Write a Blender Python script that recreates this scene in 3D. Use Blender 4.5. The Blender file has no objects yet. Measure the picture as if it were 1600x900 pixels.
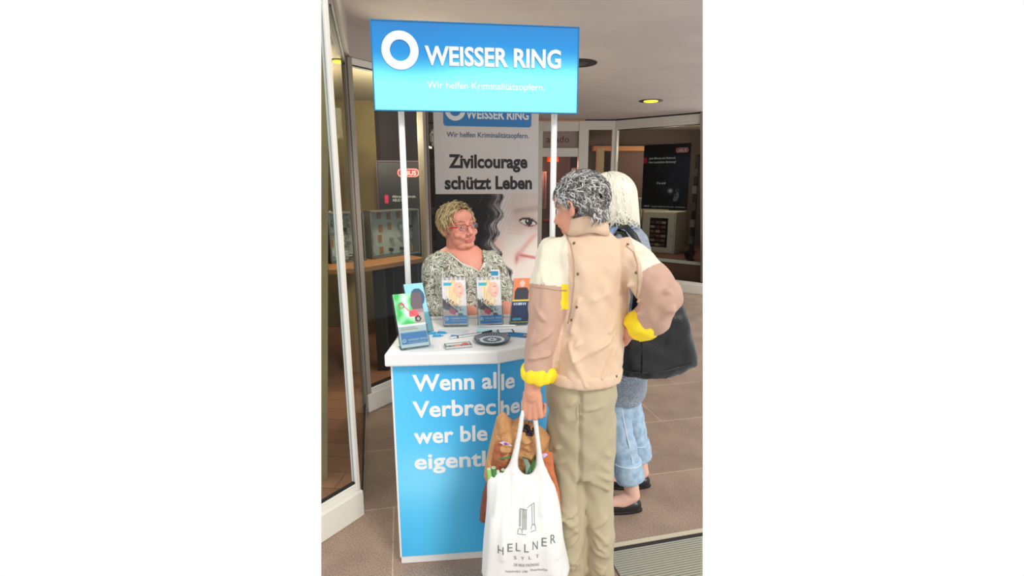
import bpy, bmesh, math, random
import numpy as np
from mathutils import Vector, Matrix, noise
random.seed(7)
R = math.radians
SC = bpy.context.scene
COL = SC.collection

# ------------------------------------------------------------------ camera, sky, sun, exposure
CAM_H, PITCH, FPX = 1.55, R(11.65), 800.0
cam_d = bpy.data.cameras.new('camera'); cam_d.sensor_width = 36.0; cam_d.lens = 18.0
cam_d.clip_start = 0.05
cam = bpy.data.objects.new('camera', cam_d); COL.objects.link(cam)
cam.location = (0, 0, CAM_H); cam.rotation_euler = (R(90) - PITCH, 0, 0)
SC.camera = cam

world = bpy.data.worlds.new('overcast_sky'); SC.world = world
world.use_nodes = True
bg = world.node_tree.nodes['Background']
bg.inputs['Color'].default_value = (1, 1, 1, 1); bg.inputs['Strength'].default_value = 1.0

sun_d = bpy.data.lights.new('daylight_sun', 'SUN'); sun_d.energy = 1.9; sun_d.angle = R(16)
sun_d.color = (1.0, 0.97, 0.92)
sun = bpy.data.objects.new('daylight_sun', sun_d); COL.objects.link(sun)
sun.rotation_euler = (R(48), 0, R(36))

SC.view_settings.view_transform = 'Standard'; SC.view_settings.look = 'None'
SC.view_settings.gamma = 1.0; SC.view_settings.exposure = 0.0
SC.view_settings.use_curve_mapping = False

# ------------------------------------------------------------------ helpers
def at(px, py, Y=None, Z=None):
    """point of the place seen at photo pixel (px,py) at forward distance Y (or height Z)"""
    dx, dz, dy = (px - 800) / FPX, -(py - 450) / FPX, 1.0
    wy = dy * math.cos(PITCH) + dz * math.sin(PITCH)
    wz = -dy * math.sin(PITCH) + dz * math.cos(PITCH)
    t = Y / wy if Y is not None else (Z - CAM_H) / wz
    return Vector((dx * t, wy * t, CAM_H + wz * t))

def lin(c):
    return tuple((v / 12.92 if v <= .04045 else ((v + .055) / 1.055) ** 2.4) for v in (x / 255 for x in c))

MATS = {}
def mat(name, rgb, rough=.6, metal=0, spec=.5, noise_scale=None, rgb2=None, bump=0, bump_scale=60, emit=None, alpha=None):
    if name in MATS: return MATS[name]
    m = bpy.data.materials.new(name); m.use_nodes = True
    nt = m.node_tree; b = nt.nodes['Principled BSDF']
    c = lin(rgb); b.inputs['Base Color'].default_value = (*c, 1)
    b.inputs['Roughness'].default_value = rough; b.inputs['Metallic'].default_value = metal
    b.inputs['Specular IOR Level'].default_value = spec
    if emit: b.inputs['Emission Color'].default_value = (*c, 1); b.inputs['Emission Strength'].default_value = emit
    if alpha is not None: b.inputs['Alpha'].default_value = alpha
    if noise_scale or bump: tc = nt.nodes.new('ShaderNodeTexCoord')
    if noise_scale:
        n = nt.nodes.new('ShaderNodeTexNoise'); n.inputs['Scale'].default_value = noise_scale
        n.inputs['Detail'].default_value = 4
        nt.links.new(tc.outputs['Object'], n.inputs['Vector'])
        r = nt.nodes.new('ShaderNodeValToRGB'); r.color_ramp.elements[0].position = .35; r.color_ramp.elements[1].position = .65
        r.color_ramp.elements[0].color = (*c, 1); r.color_ramp.elements[1].color = (*lin(rgb2), 1)
        nt.links.new(n.outputs['Fac'], r.inputs['Fac']); nt.links.new(r.outputs['Color'], b.inputs['Base Color'])
    if bump:
        n2 = nt.nodes.new('ShaderNodeTexNoise'); n2.inputs['Scale'].default_value = bump_scale
        nt.links.new(tc.outputs['Object'], n2.inputs['Vector'])
        bp = nt.nodes.new('ShaderNodeBump'); bp.inputs['Strength'].default_value = bump; bp.inputs['Distance'].default_value = .01
        nt.links.new(n2.outputs['Fac'], bp.inputs['Height']); nt.links.new(bp.outputs['Normal'], b.inputs['Normal'])
    MATS[name] = m
    return m

def vcol_mat(name, rough=.5, spec=.4):
    """print: colours come from the mesh's own colour attribute"""
    if name in MATS: return MATS[name]
    m = bpy.data.materials.new(name); m.use_nodes = True
    nt = m.node_tree; b = nt.nodes['Principled BSDF']
    a = nt.nodes.new('ShaderNodeVertexColor'); a.layer_name = 'print'
    nt.links.new(a.outputs['Color'], b.inputs['Base Color'])
    b.inputs['Roughness'].default_value = rough; b.inputs['Specular IOR Level'].default_value = spec
    MATS[name] = m
    return m

def glass_mat(name, tint=(235, 240, 240), refl=.05):
    if name in MATS: return MATS[name]
    m = bpy.data.materials.new(name); m.use_nodes = True
    nt = m.node_tree; nt.nodes.clear()
    o = nt.nodes.new('ShaderNodeOutputMaterial'); mx = nt.nodes.new('ShaderNodeMixShader')
    t = nt.nodes.new('ShaderNodeBsdfTransparent'); g = nt.nodes.new('ShaderNodeBsdfGlossy')
    t.inputs['Color'].default_value = (*lin(tint), 1); g.inputs['Roughness'].default_value = .02
    lw = nt.nodes.new('ShaderNodeLayerWeight'); lw.inputs['Blend'].default_value = .25
    mm = nt.nodes.new('ShaderNodeMath'); mm.operation = 'MULTIPLY_ADD'
    mm.inputs[1].default_value = .14; mm.inputs[2].default_value = refl
    nt.links.new(lw.outputs['Fresnel'], mm.inputs[0]); nt.links.new(mm.outputs[0], mx.inputs['Fac'])
    nt.links.new(t.outputs[0], mx.inputs[1]); nt.links.new(g.outputs[0], mx.inputs[2]); nt.links.new(mx.outputs[0], o.inputs['Surface'])
    MATS[name] = m
    return m

def link(name, me, parent=None):
    o = bpy.data.objects.new(name, me); COL.objects.link(o)
    if parent is not None: o.parent = parent
    return o

def tag(o, label=None, cat=None, group=None, kind=None):
    if label: o['label'] = label
    if cat: o['category'] = cat
    if group: o['group'] = group
    if kind: o['kind'] = kind
    return o

def thing(name, label, cat, loc=(0, 0, 0), rz=0, group=None):
    o = bpy.data.objects.new(name, None); COL.objects.link(o); o.empty_display_size = .1
    o.location = loc; o.rotation_euler = (0, 0, rz)
    return tag(o, label, cat, group)

class MB:
    """collects closed shapes, builds ONE mesh object"""
    def __init__(s): s.bm = bmesh.new()
    def box(s, x0, x1, y0, y1, z0, z1, bev=0):
        return s.obox(Vector(((x0+x1)/2, (y0+y1)/2, (z0+z1)/2)), (abs(x1-x0), abs(y1-y0), abs(z1-z0)), None, bev)
    def obox(s, c, size, rot=None, bev=0):
        M = Matrix.Translation(c) @ (rot.to_4x4() if rot is not None else Matrix()) @ Matrix.Diagonal((*size, 1))
        r = bmesh.ops.create_cube(s.bm, size=1, matrix=M)
        if bev:
            es = list({e for v in r['verts'] for e in v.link_edges})
            bmesh.ops.bevel(s.bm, geom=es, offset=bev, segments=2, profile=.5, affect='EDGES')
        return s
    def wall(s, a, b, z0, z1, t, off=0, bev=0):
        """upright slab from plan point a to b, thickness t, shifted off along its left normal"""
        a, b = Vector(a[:2]), Vector(b[:2]); d = b - a; L = d.length; ang = math.atan2(d.y, d.x)
        n = Vector((-d.y, d.x)) / L
        c = (a + b) / 2 + n * off
        return s.obox(Vector((c.x, c.y, (z0+z1)/2)), (L, t, z1 - z0), Matrix.Rotation(ang, 3, 'Z'), bev)
    def prism(s, poly, z0, z1, bev=0, M=None):
        lo = [s.bm.verts.new((x, y, z0)) for x, y in poly]; hi = [s.bm.verts.new((x, y, z1)) for x, y in poly]
        n = len(poly); fs = [s.bm.faces.new(lo[::-1]), s.bm.faces.new(hi)]
        for i in range(n): fs.append(s.bm.faces.new((lo[i], lo[(i+1) % n], hi[(i+1) % n], hi[i])))
        bmesh.ops.recalc_face_normals(s.bm, faces=fs)
        if M is not None: bmesh.ops.transform(s.bm, matrix=M, verts=lo + hi)
        if bev: bmesh.ops.bevel(s.bm, geom=list({e for f in fs[:2] for e in f.edges}), offset=bev, segments=2, profile=.5, affect='EDGES')
        return s
    def tube(s, pts, rad, n=10, cap=True, flat=1.0):
        pts = [Vector(p) for p in pts]
        if not hasattr(rad, '__len__'): rad = [rad] * len(pts)
        rings = []; ref = None
        for i, p in enumerate(pts):
            t = (pts[min(i+1, len(pts)-1)] - pts[max(i-1, 0)])
            t = t.normalized() if t.length > 1e-9 else Vector((0, 0, 1))
            if ref is None:
                ref = t.orthogonal().normalized()
            ref = (ref - t * ref.dot(t));
            ref = ref.normalized() if ref.length > 1e-6 else t.orthogonal().normalized()
            bn = t.cross(ref)
            rings.append([s.bm.verts.new(p + (ref * math.cos(a) + bn * math.sin(a) * flat) * rad[i]) for a in (2*math.pi*k/n for k in range(n))])
        for a, b in zip(rings, rings[1:]):
            for k in range(n): s.bm.faces.new((a[k], a[(k+1) % n], b[(k+1) % n], b[k]))
        if cap: s.bm.faces.new(rings[0][::-1]); s.bm.faces.new(rings[-1])
        return s
    def lathe(s, prof, n=32, M=None):
        rings = [[s.bm.verts.new((r*math.cos(2*math.pi*k/n), r*math.sin(2*math.pi*k/n), z)) for k in range(n)] for r, z in prof]
        for a, b in zip(rings, rings[1:]):
            for k in range(n): s.bm.faces.new((a[k], a[(k+1) % n], b[(k+1) % n], b[k]))
        fs = [s.bm.faces.new(rings[0][::-1]), s.bm.faces.new(rings[-1])]
        if M is not None: bmesh.ops.transform(s.bm, matrix=M, verts=[v for r in rings for v in r])
        return s
    def ell(s, c, r, rot=None, seg=20):
        M = Matrix.Translation(c) @ (rot.to_4x4() if rot is not None else Matrix()) @ Matrix.Diagonal((*(r if hasattr(r, '__len__') else (r, r, r)), 1))
        bmesh.ops.create_uvsphere(s.bm, u_segments=seg, v_segments=max(8, seg*2//3), radius=1, matrix=M)
        return s
    def cap(s, p, q, r1, r2, n=16):
        """tapered capsule: closed, for fusing"""
        p, q = Vector(p), Vector(q); t = (q - p).normalized()
        prof = [(-math.cos(a) , math.sin(a)) for a in (math.pi/2*k/4 for k in range(0, 5))]
        pts, rad = [], []
        for k in range(5):
            a = math.pi/2 * k/4; pts.append(p - t * r1 * math.cos(a)); rad.append(max(r1 * math.sin(a), r1*.05))
        for k in range(5):
            a = math.pi/2 * k/4; pts.append(q + t * r2 * math.sin(a)); rad.append(max(r2 * math.cos(a), r2*.05))
        return s.tube(pts, rad, n)
    def chain(s, pts, rad, n=16):
        for i in range(len(pts)-1): s.cap(pts[i], pts[i+1], rad[i], rad[i+1], n)
        return s
    def loft(s, secs, n=28, power=2.0):
        """closed loft of upright-ish sections (center, half width x, half depth y, yaw[, tilt axis z])"""
        rings = []
        for c, a, b, yaw in secs:
            ring = []
            for k in range(n):
                th = 2*math.pi*k/n; cx, sy = math.cos(th), math.sin(th)
                x = a * math.copysign(abs(cx)**(2/power), cx); y = b * math.copysign(abs(sy)**(2/power), sy)
                ring.append(s.bm.verts.new(Vector(c) + Vector((x*math.cos(yaw) - y*math.sin(yaw), x*math.sin(yaw) + y*math.cos(yaw), 0))))
            rings.append(ring)
        for a, b in zip(rings, rings[1:]):
            for k in range(n): s.bm.faces.new((a[k], a[(k+1) % n], b[(k+1) % n], b[k]))
        s.bm.faces.new(rings[0][::-1]); s.bm.faces.new(rings[-1])
        return s
    def clip(s, planes):
        for co, no in planes:
            r = bmesh.ops.bisect_plane(s.bm, geom=s.bm.verts[:] + s.bm.edges[:] + s.bm.faces[:], plane_co=co, plane_no=no, clear_outer=True)
            es = [e for e in r['geom_cut'] if isinstance(e, bmesh.types.BMEdge) and e.is_valid and e.is_boundary]
            if es: bmesh.ops.holes_fill(s.bm, edges=es, sides=0)
        return s
    def build(s, name, m, parent=None, smooth=False, label=None):
        bmesh.ops.recalc_face_normals(s.bm, faces=s.bm.faces[:])
        me = bpy.data.meshes.new(name); s.bm.to_mesh(me); s.bm.free()
        for mm in (m if isinstance(m, (list, tuple)) else [m]): me.materials.append(mm)
        if smooth:
            for p in me.polygons: p.use_smooth = True
        o = link(name, me, parent)
        if label: o['label'] = label
        return o

def fuse(mb, voxel, smooth=3):
    """union of the overlapping closed shapes in mb as one continuous smooth mesh"""
    bmesh.ops.recalc_face_normals(mb.bm, faces=mb.bm.faces[:])
    me = bpy.data.meshes.new('tmp'); mb.bm.to_mesh(me); mb.bm.free()
    o = bpy.data.objects.new('tmp', me); COL.objects.link(o)
    r = o.modifiers.new('r', 'REMESH'); r.mode = 'VOXEL'; r.voxel_size = voxel
    if smooth:
        k = o.modifiers.new('s', 'SMOOTH'); k.factor = .5; k.iterations = smooth
    dg = bpy.context.evaluated_depsgraph_get(); dg.update()
    out = bpy.data.meshes.new_from_object(o.evaluated_get(dg))
    bpy.data.objects.remove(o); bpy.data.meshes.remove(me)
    for p in out.polygons: p.use_smooth = True
    return out

def join_meshes(mes):
    bm = bmesh.new()
    for me in mes:
        bm.from_mesh(me)
    out = bpy.data.meshes.new('joined'); bm.to_mesh(out); bm.free()
    return out

def displace(me, fn):
    """move every vertex along its normal by fn(co, normal)"""
    me.update()
    n = len(me.vertices)
    co = np.empty(n*3); no = np.empty(n*3)
    me.vertices.foreach_get('co', co); me.vertices.foreach_get('normal', no)
    co = co.reshape(-1, 3); no = no.reshape(-1, 3)
    d = np.array([fn(Vector(c), Vector(k)) for c, k in zip(co, no)])
    me.vertices.foreach_set('co', (co + no * d[:, None]).ravel()); me.update()

def paint_faces(me, fn):
    for p in me.polygons: p.material_index = fn(p.center, p.normal)

def fold(co, axis, wl, amp, seed=0, stretch=4.0):
    """noise folds elongated along axis"""
    a = axis.normalized(); u = a.orthogonal().normalized(); v = a.cross(u)
    q = Vector((co.dot(a)/stretch, co.dot(u), co.dot(v))) / wl + Vector((seed*3.1, seed*1.7, seed*5.3))
    return (noise.noise(q)) * amp

def ridge(co, p, q, w, amp):
    """one raised fold along segment p-q"""
    d = q - p; t = max(0, min(1, (co - p).dot(d) / d.length_squared)); x = (co - (p + d*t)).length
    return amp * math.exp(-(x/w)**2)

def text_mesh(body, bold=0.0, extrude=.0):
    cu = bpy.data.curves.new('t', 'FONT'); cu.body = body; cu.size = 1; cu.offset = bold; cu.extrude = extrude; cu.resolution_u = 3
    o = bpy.data.objects.new('t', cu); COL.objects.link(o)
    dg = bpy.context.evaluated_depsgraph_get(); dg.update()
    me = bpy.data.meshes.new_from_object(o.evaluated_get(dg))
    bpy.data.objects.remove(o); bpy.data.curves.remove(cu)
    return me

def frame(o, x, n):
    """matrix: local x along x, local y up-ish, local z towards viewer n"""
    x = Vector(x).normalized(); n = Vector(n).normalized(); y = n.cross(x).normalized(); n = x.cross(y)
    M = Matrix((x, y, n)).transposed().to_4x4(); M.translation = Vector(o)
    return M

def text(lines, M, m, parent, name='lettering', bold=.0, depth=.001, lift=.0012, label=None):
    """lines: list of (string, x0, x1, ybase, capheight or None) in the local plane of M; each line a mesh of its own"""
    out = []
    for st, x0, x1, yb, ch in lines:
        me = text_mesh(st, bold, .02); me.name = name
        co = np.empty(len(me.vertices)*3); me.vertices.foreach_get('co', co); co = co.reshape(-1, 3)
        lo, hi = co.min(0), co.max(0); sx = (x1-x0) / (hi[0]-lo[0]); sy = sx if ch is None else ch / .73
        co[:, 0] = x0 + (co[:, 0]-lo[0]) * sx; co[:, 1] = yb + co[:, 1] * sy
        co[:, 2] = lift + (co[:, 2] + .02) / .04 * depth
        me.vertices.foreach_set('co', co.ravel()); me.transform(M)
        me.materials.clear(); me.materials.append(m)
        o = link(name, me, parent); out.append(o)
        if label: o['label'] = label
    return out

def ring_emblem(mb, M, cx, cy, ro, ri, z0=.001, z1=.003, n=48):
    a = [[mb.bm.verts.new(M @ Vector((cx + r*math.cos(2*math.pi*k/n), cy + r*math.sin(2*math.pi*k/n), z))) for k in range(n)] for r, z in ((ri, z0), (ri, z1), (ro, z1), (ro, z0))]
    for A, B in zip(a, a[1:] + a[:1]):
        for k in range(n): mb.bm.faces.new((A[k], A[(k+1) % n], B[(k+1) % n], B[k]))

def picture(name, M, w, h, nx, ny, fn, parent=None, thick=.002, m=None, label=None):
    """printed sheet of w x h (origin lower left), colours fn(u,v)->sRGB 0..255"""
    me = bpy.data.meshes.new(name); vs = []; fs = []
    for j in range(ny+1):
        for i in range(nx+1): vs.append(M @ Vector((w*i/nx, h*j/ny, thick)))
    for j in range(ny):
        for i in range(nx): a = j*(nx+1)+i; fs.append((a, a+1, a+nx+2, a+nx+1))
    b0 = len(vs)
    vs += [M @ Vector(p) for p in ((0, 0, 0), (w, 0, 0), (w, h, 0), (0, h, 0))]
    c = (0, nx, (ny+1)*(nx+1)-1, ny*(nx+1))
    fs.append((b0+3, b0+2, b0+1, b0))
    fs += [(b0, b0+1) + tuple(range(nx, -1, -1)), (b0+1, b0+2) + tuple(nx + (nx+1)*j for j in range(ny, -1, -1)),
           (b0+2, b0+3) + tuple(ny*(nx+1) + i for i in range(nx+1)), (b0+3, b0) + tuple((nx+1)*j for j in range(ny+1))]
    me.from_pydata([tuple(v) for v in vs], [], fs)
    ca = me.color_attributes.new('print', 'FLOAT_COLOR', 'POINT')
    for j in range(ny+1):
        for i in range(nx+1): ca.data[j*(nx+1)+i].color = (*lin(fn(i/nx, j/ny)), 1)
    for k in range(4): ca.data[b0+k].color = (.7, .7, .7, 1)
    me.materials.append(m or vcol_mat('print'))
    o = link(name, me, parent)
    if label: o['label'] = label
    return o

def mix(a, b, t):
    t = max(0, min(1, t)); return tuple(x + (y-x)*t for x, y in zip(a, b))
def sm(e0, e1, x):
    t = max(0, min(1, (x-e0)/(e1-e0))); return t*t*(3-2*t)
def copy_tree(o, parent=None):
    c = o.copy(); COL.objects.link(c); c.parent = parent
    for ch in list(o.children): copy_tree(ch, c)
    return c
# ------------------------------------------------------------------ the setting
# the site is modelled as far as the photograph shows it: these two planes end the shell left and right
def side_plane(px):
    a = Vector((0, 0, CAM_H)); d1 = at(px, 200, Y=5) - a; d2 = at(px, 700, Y=5) - a
    n = d1.cross(d2).normalized()
    if n.x * (1 if px > 800 else -1) < 0: n = -n
    return (a, n)
ENDS = [side_plane(502), side_plane(1098)]

white_frame = mat('white_frame_paint', (222, 218, 208), .4)
post_grey = mat('grey_post_paint', (150, 140, 128), .45)
black_gap = mat('black_gasket', (18, 15, 16), .6)
pane = glass_mat('shop_glass', refl=.006)
dark_wall = mat('dark_interior', (62, 48, 48), .8)
olive = mat('olive_plaster', (150, 132, 88), .8, noise_scale=2, rgb2=(120, 102, 72))
mauve = mat('mauve_plaster', (112, 96, 92), .8)

def paving():
    m = bpy.data.materials.new('granite_paving'); m.use_nodes = True; nt = m.node_tree; b = nt.nodes['Principled BSDF']
    tc = nt.nodes.new('ShaderNodeTexCoord'); mp = nt.nodes.new('ShaderNodeMapping')
    mp.inputs['Rotation'].default_value = (0, 0, R(-12)); mp.inputs['Location'].default_value = (.1, -.02, 0)
    nt.links.new(tc.outputs['Object'], mp.inputs['Vector'])
    br = nt.nodes.new('ShaderNodeTexBrick'); br.inputs['Scale'].default_value = 1; br.inputs['Brick Width'].default_value = .86
    br.inputs['Row Height'].default_value = .57; br.inputs['Mortar Size'].default_value = .003; br.inputs['Mortar Smooth'].default_value = .3
    br.inputs['Color1'].default_value = (*lin((164, 143, 127)), 1); br.inputs['Color2'].default_value = (*lin((154, 134, 119)), 1)
    br.inputs['Mortar'].default_value = (*lin((202, 184, 166)), 1)
    nt.links.new(mp.outputs[0], br.inputs['Vector'])
    n = nt.nodes.new('ShaderNodeTexNoise'); n.inputs['Scale'].default_value = 190; n.inputs['Detail'].default_value = 3
    nt.links.new(tc.outputs['Object'], n.inputs['Vector'])
    n2 = nt.nodes.new('ShaderNodeTexNoise'); n2.inputs['Scale'].default_value = 5; n2.inputs['Detail'].default_value = 6
    nt.links.new(tc.outputs['Object'], n2.inputs['Vector'])
    r = nt.nodes.new('ShaderNodeValToRGB'); r.color_ramp.elements[0].position = .3; r.color_ramp.elements[1].position = .7
    r.color_ramp.elements[0].color = (.45, .42, .42, 1); r.color_ramp.elements[1].color = (1.3, 1.25, 1.2, 1)
    nt.links.new(n.outputs['Fac'], r.inputs['Fac'])
    r2 = nt.nodes.new('ShaderNodeValToRGB'); r2.color_ramp.elements[0].position = .3; r2.color_ramp.elements[1].position = .7
    r2.color_ramp.elements[0].color = (.8, .78, .78, 1); r2.color_ramp.elements[1].color = (1.1, 1.1, 1.08, 1)
    nt.links.new(n2.outputs['Fac'], r2.inputs['Fac'])
    m1 = nt.nodes.new('ShaderNodeMixRGB'); m1.blend_type = 'MULTIPLY'; m1.inputs[0].default_value = 1
    m2 = nt.nodes.new('ShaderNodeMixRGB'); m2.blend_type = 'MULTIPLY'; m2.inputs[0].default_value = 1
    nt.links.new(br.outputs['Color'], m1.inputs[1]); nt.links.new(r.outputs['Color'], m1.inputs[2])
    nt.links.new(m1.outputs[0], m2.inputs[1]); nt.links.new(r2.outputs['Color'], m2.inputs[2])
    nt.links.new(m2.outputs[0], b.inputs['Base Color']); b.inputs['Roughness'].default_value = .55
    return m
def planks():
    m = bpy.data.materials.new('laminate_planks'); m.use_nodes = True; nt = m.node_tree; b = nt.nodes['Principled BSDF']
    tc = nt.nodes.new('ShaderNodeTexCoord'); mp = nt.nodes.new('ShaderNodeMapping'); mp.inputs['Rotation'].default_value = (0, 0, R(5))
    nt.links.new(tc.outputs['Object'], mp.inputs['Vector'])
    br = nt.nodes.new('ShaderNodeTexBrick'); br.inputs['Scale'].default_value = 1; br.inputs['Brick Width'].default_value = 1.1
    br.inputs['Row Height'].default_value = .15; br.inputs['Mortar Size'].default_value = .002
    br.inputs['Color1'].default_value = (*lin((176, 122, 92)), 1); br.inputs['Color2'].default_value = (*lin((150, 100, 76)), 1)
    br.inputs['Mortar'].default_value = (*lin((96, 62, 48)), 1)
    nt.links.new(mp.outputs[0], br.inputs['Vector'])
    nt.links.new(br.outputs['Color'], b.inputs['Base Color']); b.inputs['Roughness'].default_value = .4
    return m
def ceiling_mat():
    return mat('ceiling_plaster', (210, 197, 190), .85, noise_scale=3, rgb2=(202, 189, 183))
PAVING, PLANKS = paving(), planks()

# shop front plan
U = Vector((.56, .83)).normalized()
N0 = Vector((-.73, 2.19)); C0 = Vector((-1.01, 3.29)); B0 = Vector((-.64, 3.84)); D0 = Vector((.36, 8.0)); E0 = Vector((1.55, 8.0)); F0 = Vector((3.35, 6.52))
NL = N0 - U * 1.3
CEIL, HEAD = 2.47, 2.29

def struct(o): o['kind'] = 'structure'; return o
mb = MB().prism([(-3.2, 1.0), (0, -.2), (4.5, 1.0), (4.5, 9.0), (-3.2, 9.0)], -.06, 0)
mb.clip(ENDS); struct(mb.build('floor', PAVING))
mb = MB().box(-5, 6, 2.55, 10.5, CEIL, CEIL + .08); mb.clip(ENDS); struct(mb.build('ceiling', ceiling_mat()))

# shop floor indoors (laminate), just above the paving level
mb = MB().prism([tuple(NL), tuple(N0), tuple(C0), tuple(B0), tuple(D0), (D0.x, 10), (-5, 10), (-5, NL.y)], .0, .03)
mb.clip(ENDS); struct(mb.build('floor', PLANKS))
mb = MB().prism([tuple(D0), tuple(E0), tuple(F0), (6, 6), (6, 10.2), (D0.x, 10.2)], 0, .03)
mb.clip(ENDS); struct(mb.build('floor', mat('brown_shop_floor', (104, 66, 54), .5)))

def window(name, a, b, zk=.13, head=HEAD, left_post=.05, right_post=.05, fm=white_frame, pm=None, mids=(), depth=.05, kick=True):
    t = thing(name, None, None); t['kind'] = 'structure'
    a, b = Vector(a), Vector(b); d = (b - a).normalized()
    if kick:
        k = MB().wall(a, b, 0, zk, .07, bev=.004); k.clip(ENDS); k.build('kick_panel', fm, t)
    f = MB()
    f.wall(a, b, zk, zk + .035, depth, bev=.003)
    f.wall(a, b, head - .04, head, depth, bev=.003)
    f.clip(ENDS); f.build('window_frame', fm, t)
    for p, w in [(a + d*left_post/2, left_post), (b - d*right_post/2, right_post)] + [(a + d*s, .04) for s in mids]:
        if w <= 0: continue
        q = MB().wall(p - d*w/2, p + d*w/2, zk, head, depth + .012, bev=.004); q.clip(ENDS)
        if len(q.bm.verts): q.build('post', pm or fm, t)
        else: q.bm.free()
    gk = MB()
    for z0, z1 in ((zk + .035, zk + .043), (head - .048, head - .04)): gk.wall(a + d*left_post, b - d*right_post, z0, z1, depth*.7)
    gk.clip(ENDS); gk.build('gasket', black_gap, t)
    g = MB().wall(a + d*left_post, b - d*right_post, zk + .043, head - .048, .008); g.clip(ENDS); g.build('glass', pane, t)
    return t
window('window_1', NL, N0, left_post=0, right_post=.022, depth=.022)
window('window_2', N0 + Vector((0, .05)), C0, fm=post_grey, left_post=.0, right_post=.02, kick=False, zk=.02, depth=.014)
window('window_3', C0, B0, fm=white_frame, pm=post_grey, left_post=.036, right_post=.03, mids=())
window('window_4', B0, D0, fm=mat('brown_mauve_paint', (104, 88, 84), .5), left_post=.03, right_post=.06, mids=(1.2, 2.6))
# fascia above the windows
for k, (a, b) in enumerate(((NL, N0), (N0, C0), (C0, B0), (B0, D0))):
    mb = MB().wall(a, b, HEAD, CEIL, .07); mb.clip(ENDS); struct(mb.build('trim_%d' % (k+1), mat('fascia_paint', (176, 164, 156), .6)))

# entrance at the back: door, narrow window, right shop window
t = thing('door_1', None, None); t['kind'] = 'structure'
f = MB(); x0, x1 = D0.x, 1.10
for xa in (x0, x1 - .1): f.box(xa, xa + .1, 7.95, 8.07, 0, CEIL - .025, bev=.006)
f.box(x0 + .1, x1 - .1, 7.96, 8.06, 2.30, CEIL - .03, bev=.006); f.box(x0 + .1, x1 - .1, 7.96, 8.06, 1.93, 2.06, bev=.006)
f.build('door_frame', white_frame, t)
MB().box(x0 + .1, x1 - .1, 8.0, 8.02, 2.06, 2.30).build('transom_panel', mat('transom_grey', (150, 132, 126), .5), t)
text([('akado', .52, .86, 2.14, .10)], frame((0, 8.0, 0), (1, 0, 0), (0, -1, 0)), mat('brown_script', (70, 40, 38), .5), t)
MB().box(x0 + .1, x1 - .1, 8.0, 8.008, .02, 1.93).build('glass', pane, t)
window('window_5', (1.10, 8.0), E0, head=2.36, left_post=.05, right_post=.05)
window('window_6', E0, F0, head=2.36, left_post=.05, right_post=.05)
for k, (a, b) in enumerate((((1.10, 8.0), E0), (E0, F0))):
    mb = MB().wall(a, b, 2.36, CEIL - .02, .06); mb.clip(ENDS); struct(mb.build('trim_%d' % (k+5), white_frame))
    mb = MB().wall(a, b, CEIL - .022, CEIL, .05); mb.clip(ENDS); struct(mb.build('trim_%d' % (k+7), black_gap))

# interior walls
mb = MB().box(-4, -1.36, 5.3, 5.4, .03, CEIL); mb.clip(ENDS); struct(mb.build('wall_left', olive))
mb = MB().wall((-1.36, 5.3), (.36, 9.4), .03, CEIL, .1); struct(mb.build('wall_back', dark_wall))
mb = MB().box(-.3, 6, 9.5, 9.6, 0, CEIL); mb.clip(ENDS); struct(mb.build('wall_right', mauve))
a, n = ENDS[0]
def end_blocker(name, pl, y0, y1, z0, z1, m, inset):  # thin slab in an end plane, added to block sky light
    a, n = pl; mbb = MB(); vs = []
    for off in (inset, inset + .03):
        for y, z in ((y0, z0), (y1, z0), (y1, z1), (y0, z1)):
            x = a.x + (-(y - a.y)*n.y - (z - a.z)*n.z) / n.x
            vs.append(mbb.bm.verts.new(Vector((x, y, z)) - n*off))
    for q in ((0, 1, 2, 3), (4, 5, 6, 7), (0, 1, 5, 4), (1, 2, 6, 5), (2, 3, 7, 6), (3, 0, 4, 7)): mbb.bm.faces.new([vs[i] for i in q])
    return struct(mbb.build(name, m))
end_blocker('light_block_wall', ENDS[0], 2.4, 5.4, .03, CEIL, olive, 0)  # added edge-on slab, keeps sky light out of the cut-open left shop
end_blocker('light_block_wall', ENDS[1], 7.1, 9.6, .03, CEIL, mauve, 0)  # likewise added, shuts the right shop against the sky light
# ------------------------------------------------------------------ promotion counter with header sign
white_pl = mat('white_laminate', (226, 226, 224), .35)
white_let = mat('white_lettering', (236, 238, 238), .5)
grey_let = mat('silver_white_lettering', (220, 222, 224), .45)
TOP = .93
counter = thing('promotion_counter', 'white and blue fold-up promotion counter with two poles and a blue header sign', 'counter', (-.14, 2.08, 0))
INV = Matrix.Translation((.14, -2.08, 0))
def part(o):
    """keep world placement for a part under the counter"""
    o.matrix_parent_inverse = Matrix.Translation(o.parent.location).inverted(); return o
body = [(-.458, 1.85), (-.053, 1.89), (.05, 1.955), (.17, 2.05), (.225, 2.15), (.225, 2.30), (-.458, 2.24)]
slab = [(-.472, 1.806), (-.055, 1.838), (.055, 1.898), (.175, 1.985), (.245, 2.09), (.25, 2.37), (-.475, 2.285)]
part(MB().prism(slab, .876, TOP, bev=.008).build('countertop', white_pl, counter))
part(MB().prism([(-.475, 2.27), (.25, 2.355), (.25, 2.37), (-.475, 2.285)], TOP, TOP + .012, bev=.003).build('back_rim', white_pl, counter))
part(MB().prism(body, 0, .036, bev=.003).build('plinth', white_pl, counter))
inner = [(-.452, 1.858), (-.053, 1.897), (.046, 1.962), (.163, 2.055), (.217, 2.15), (.217, 2.225), (-.452, 2.225)]
part(MB().prism(inner, .03, .876).build('carcass', white_pl, counter))
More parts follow.
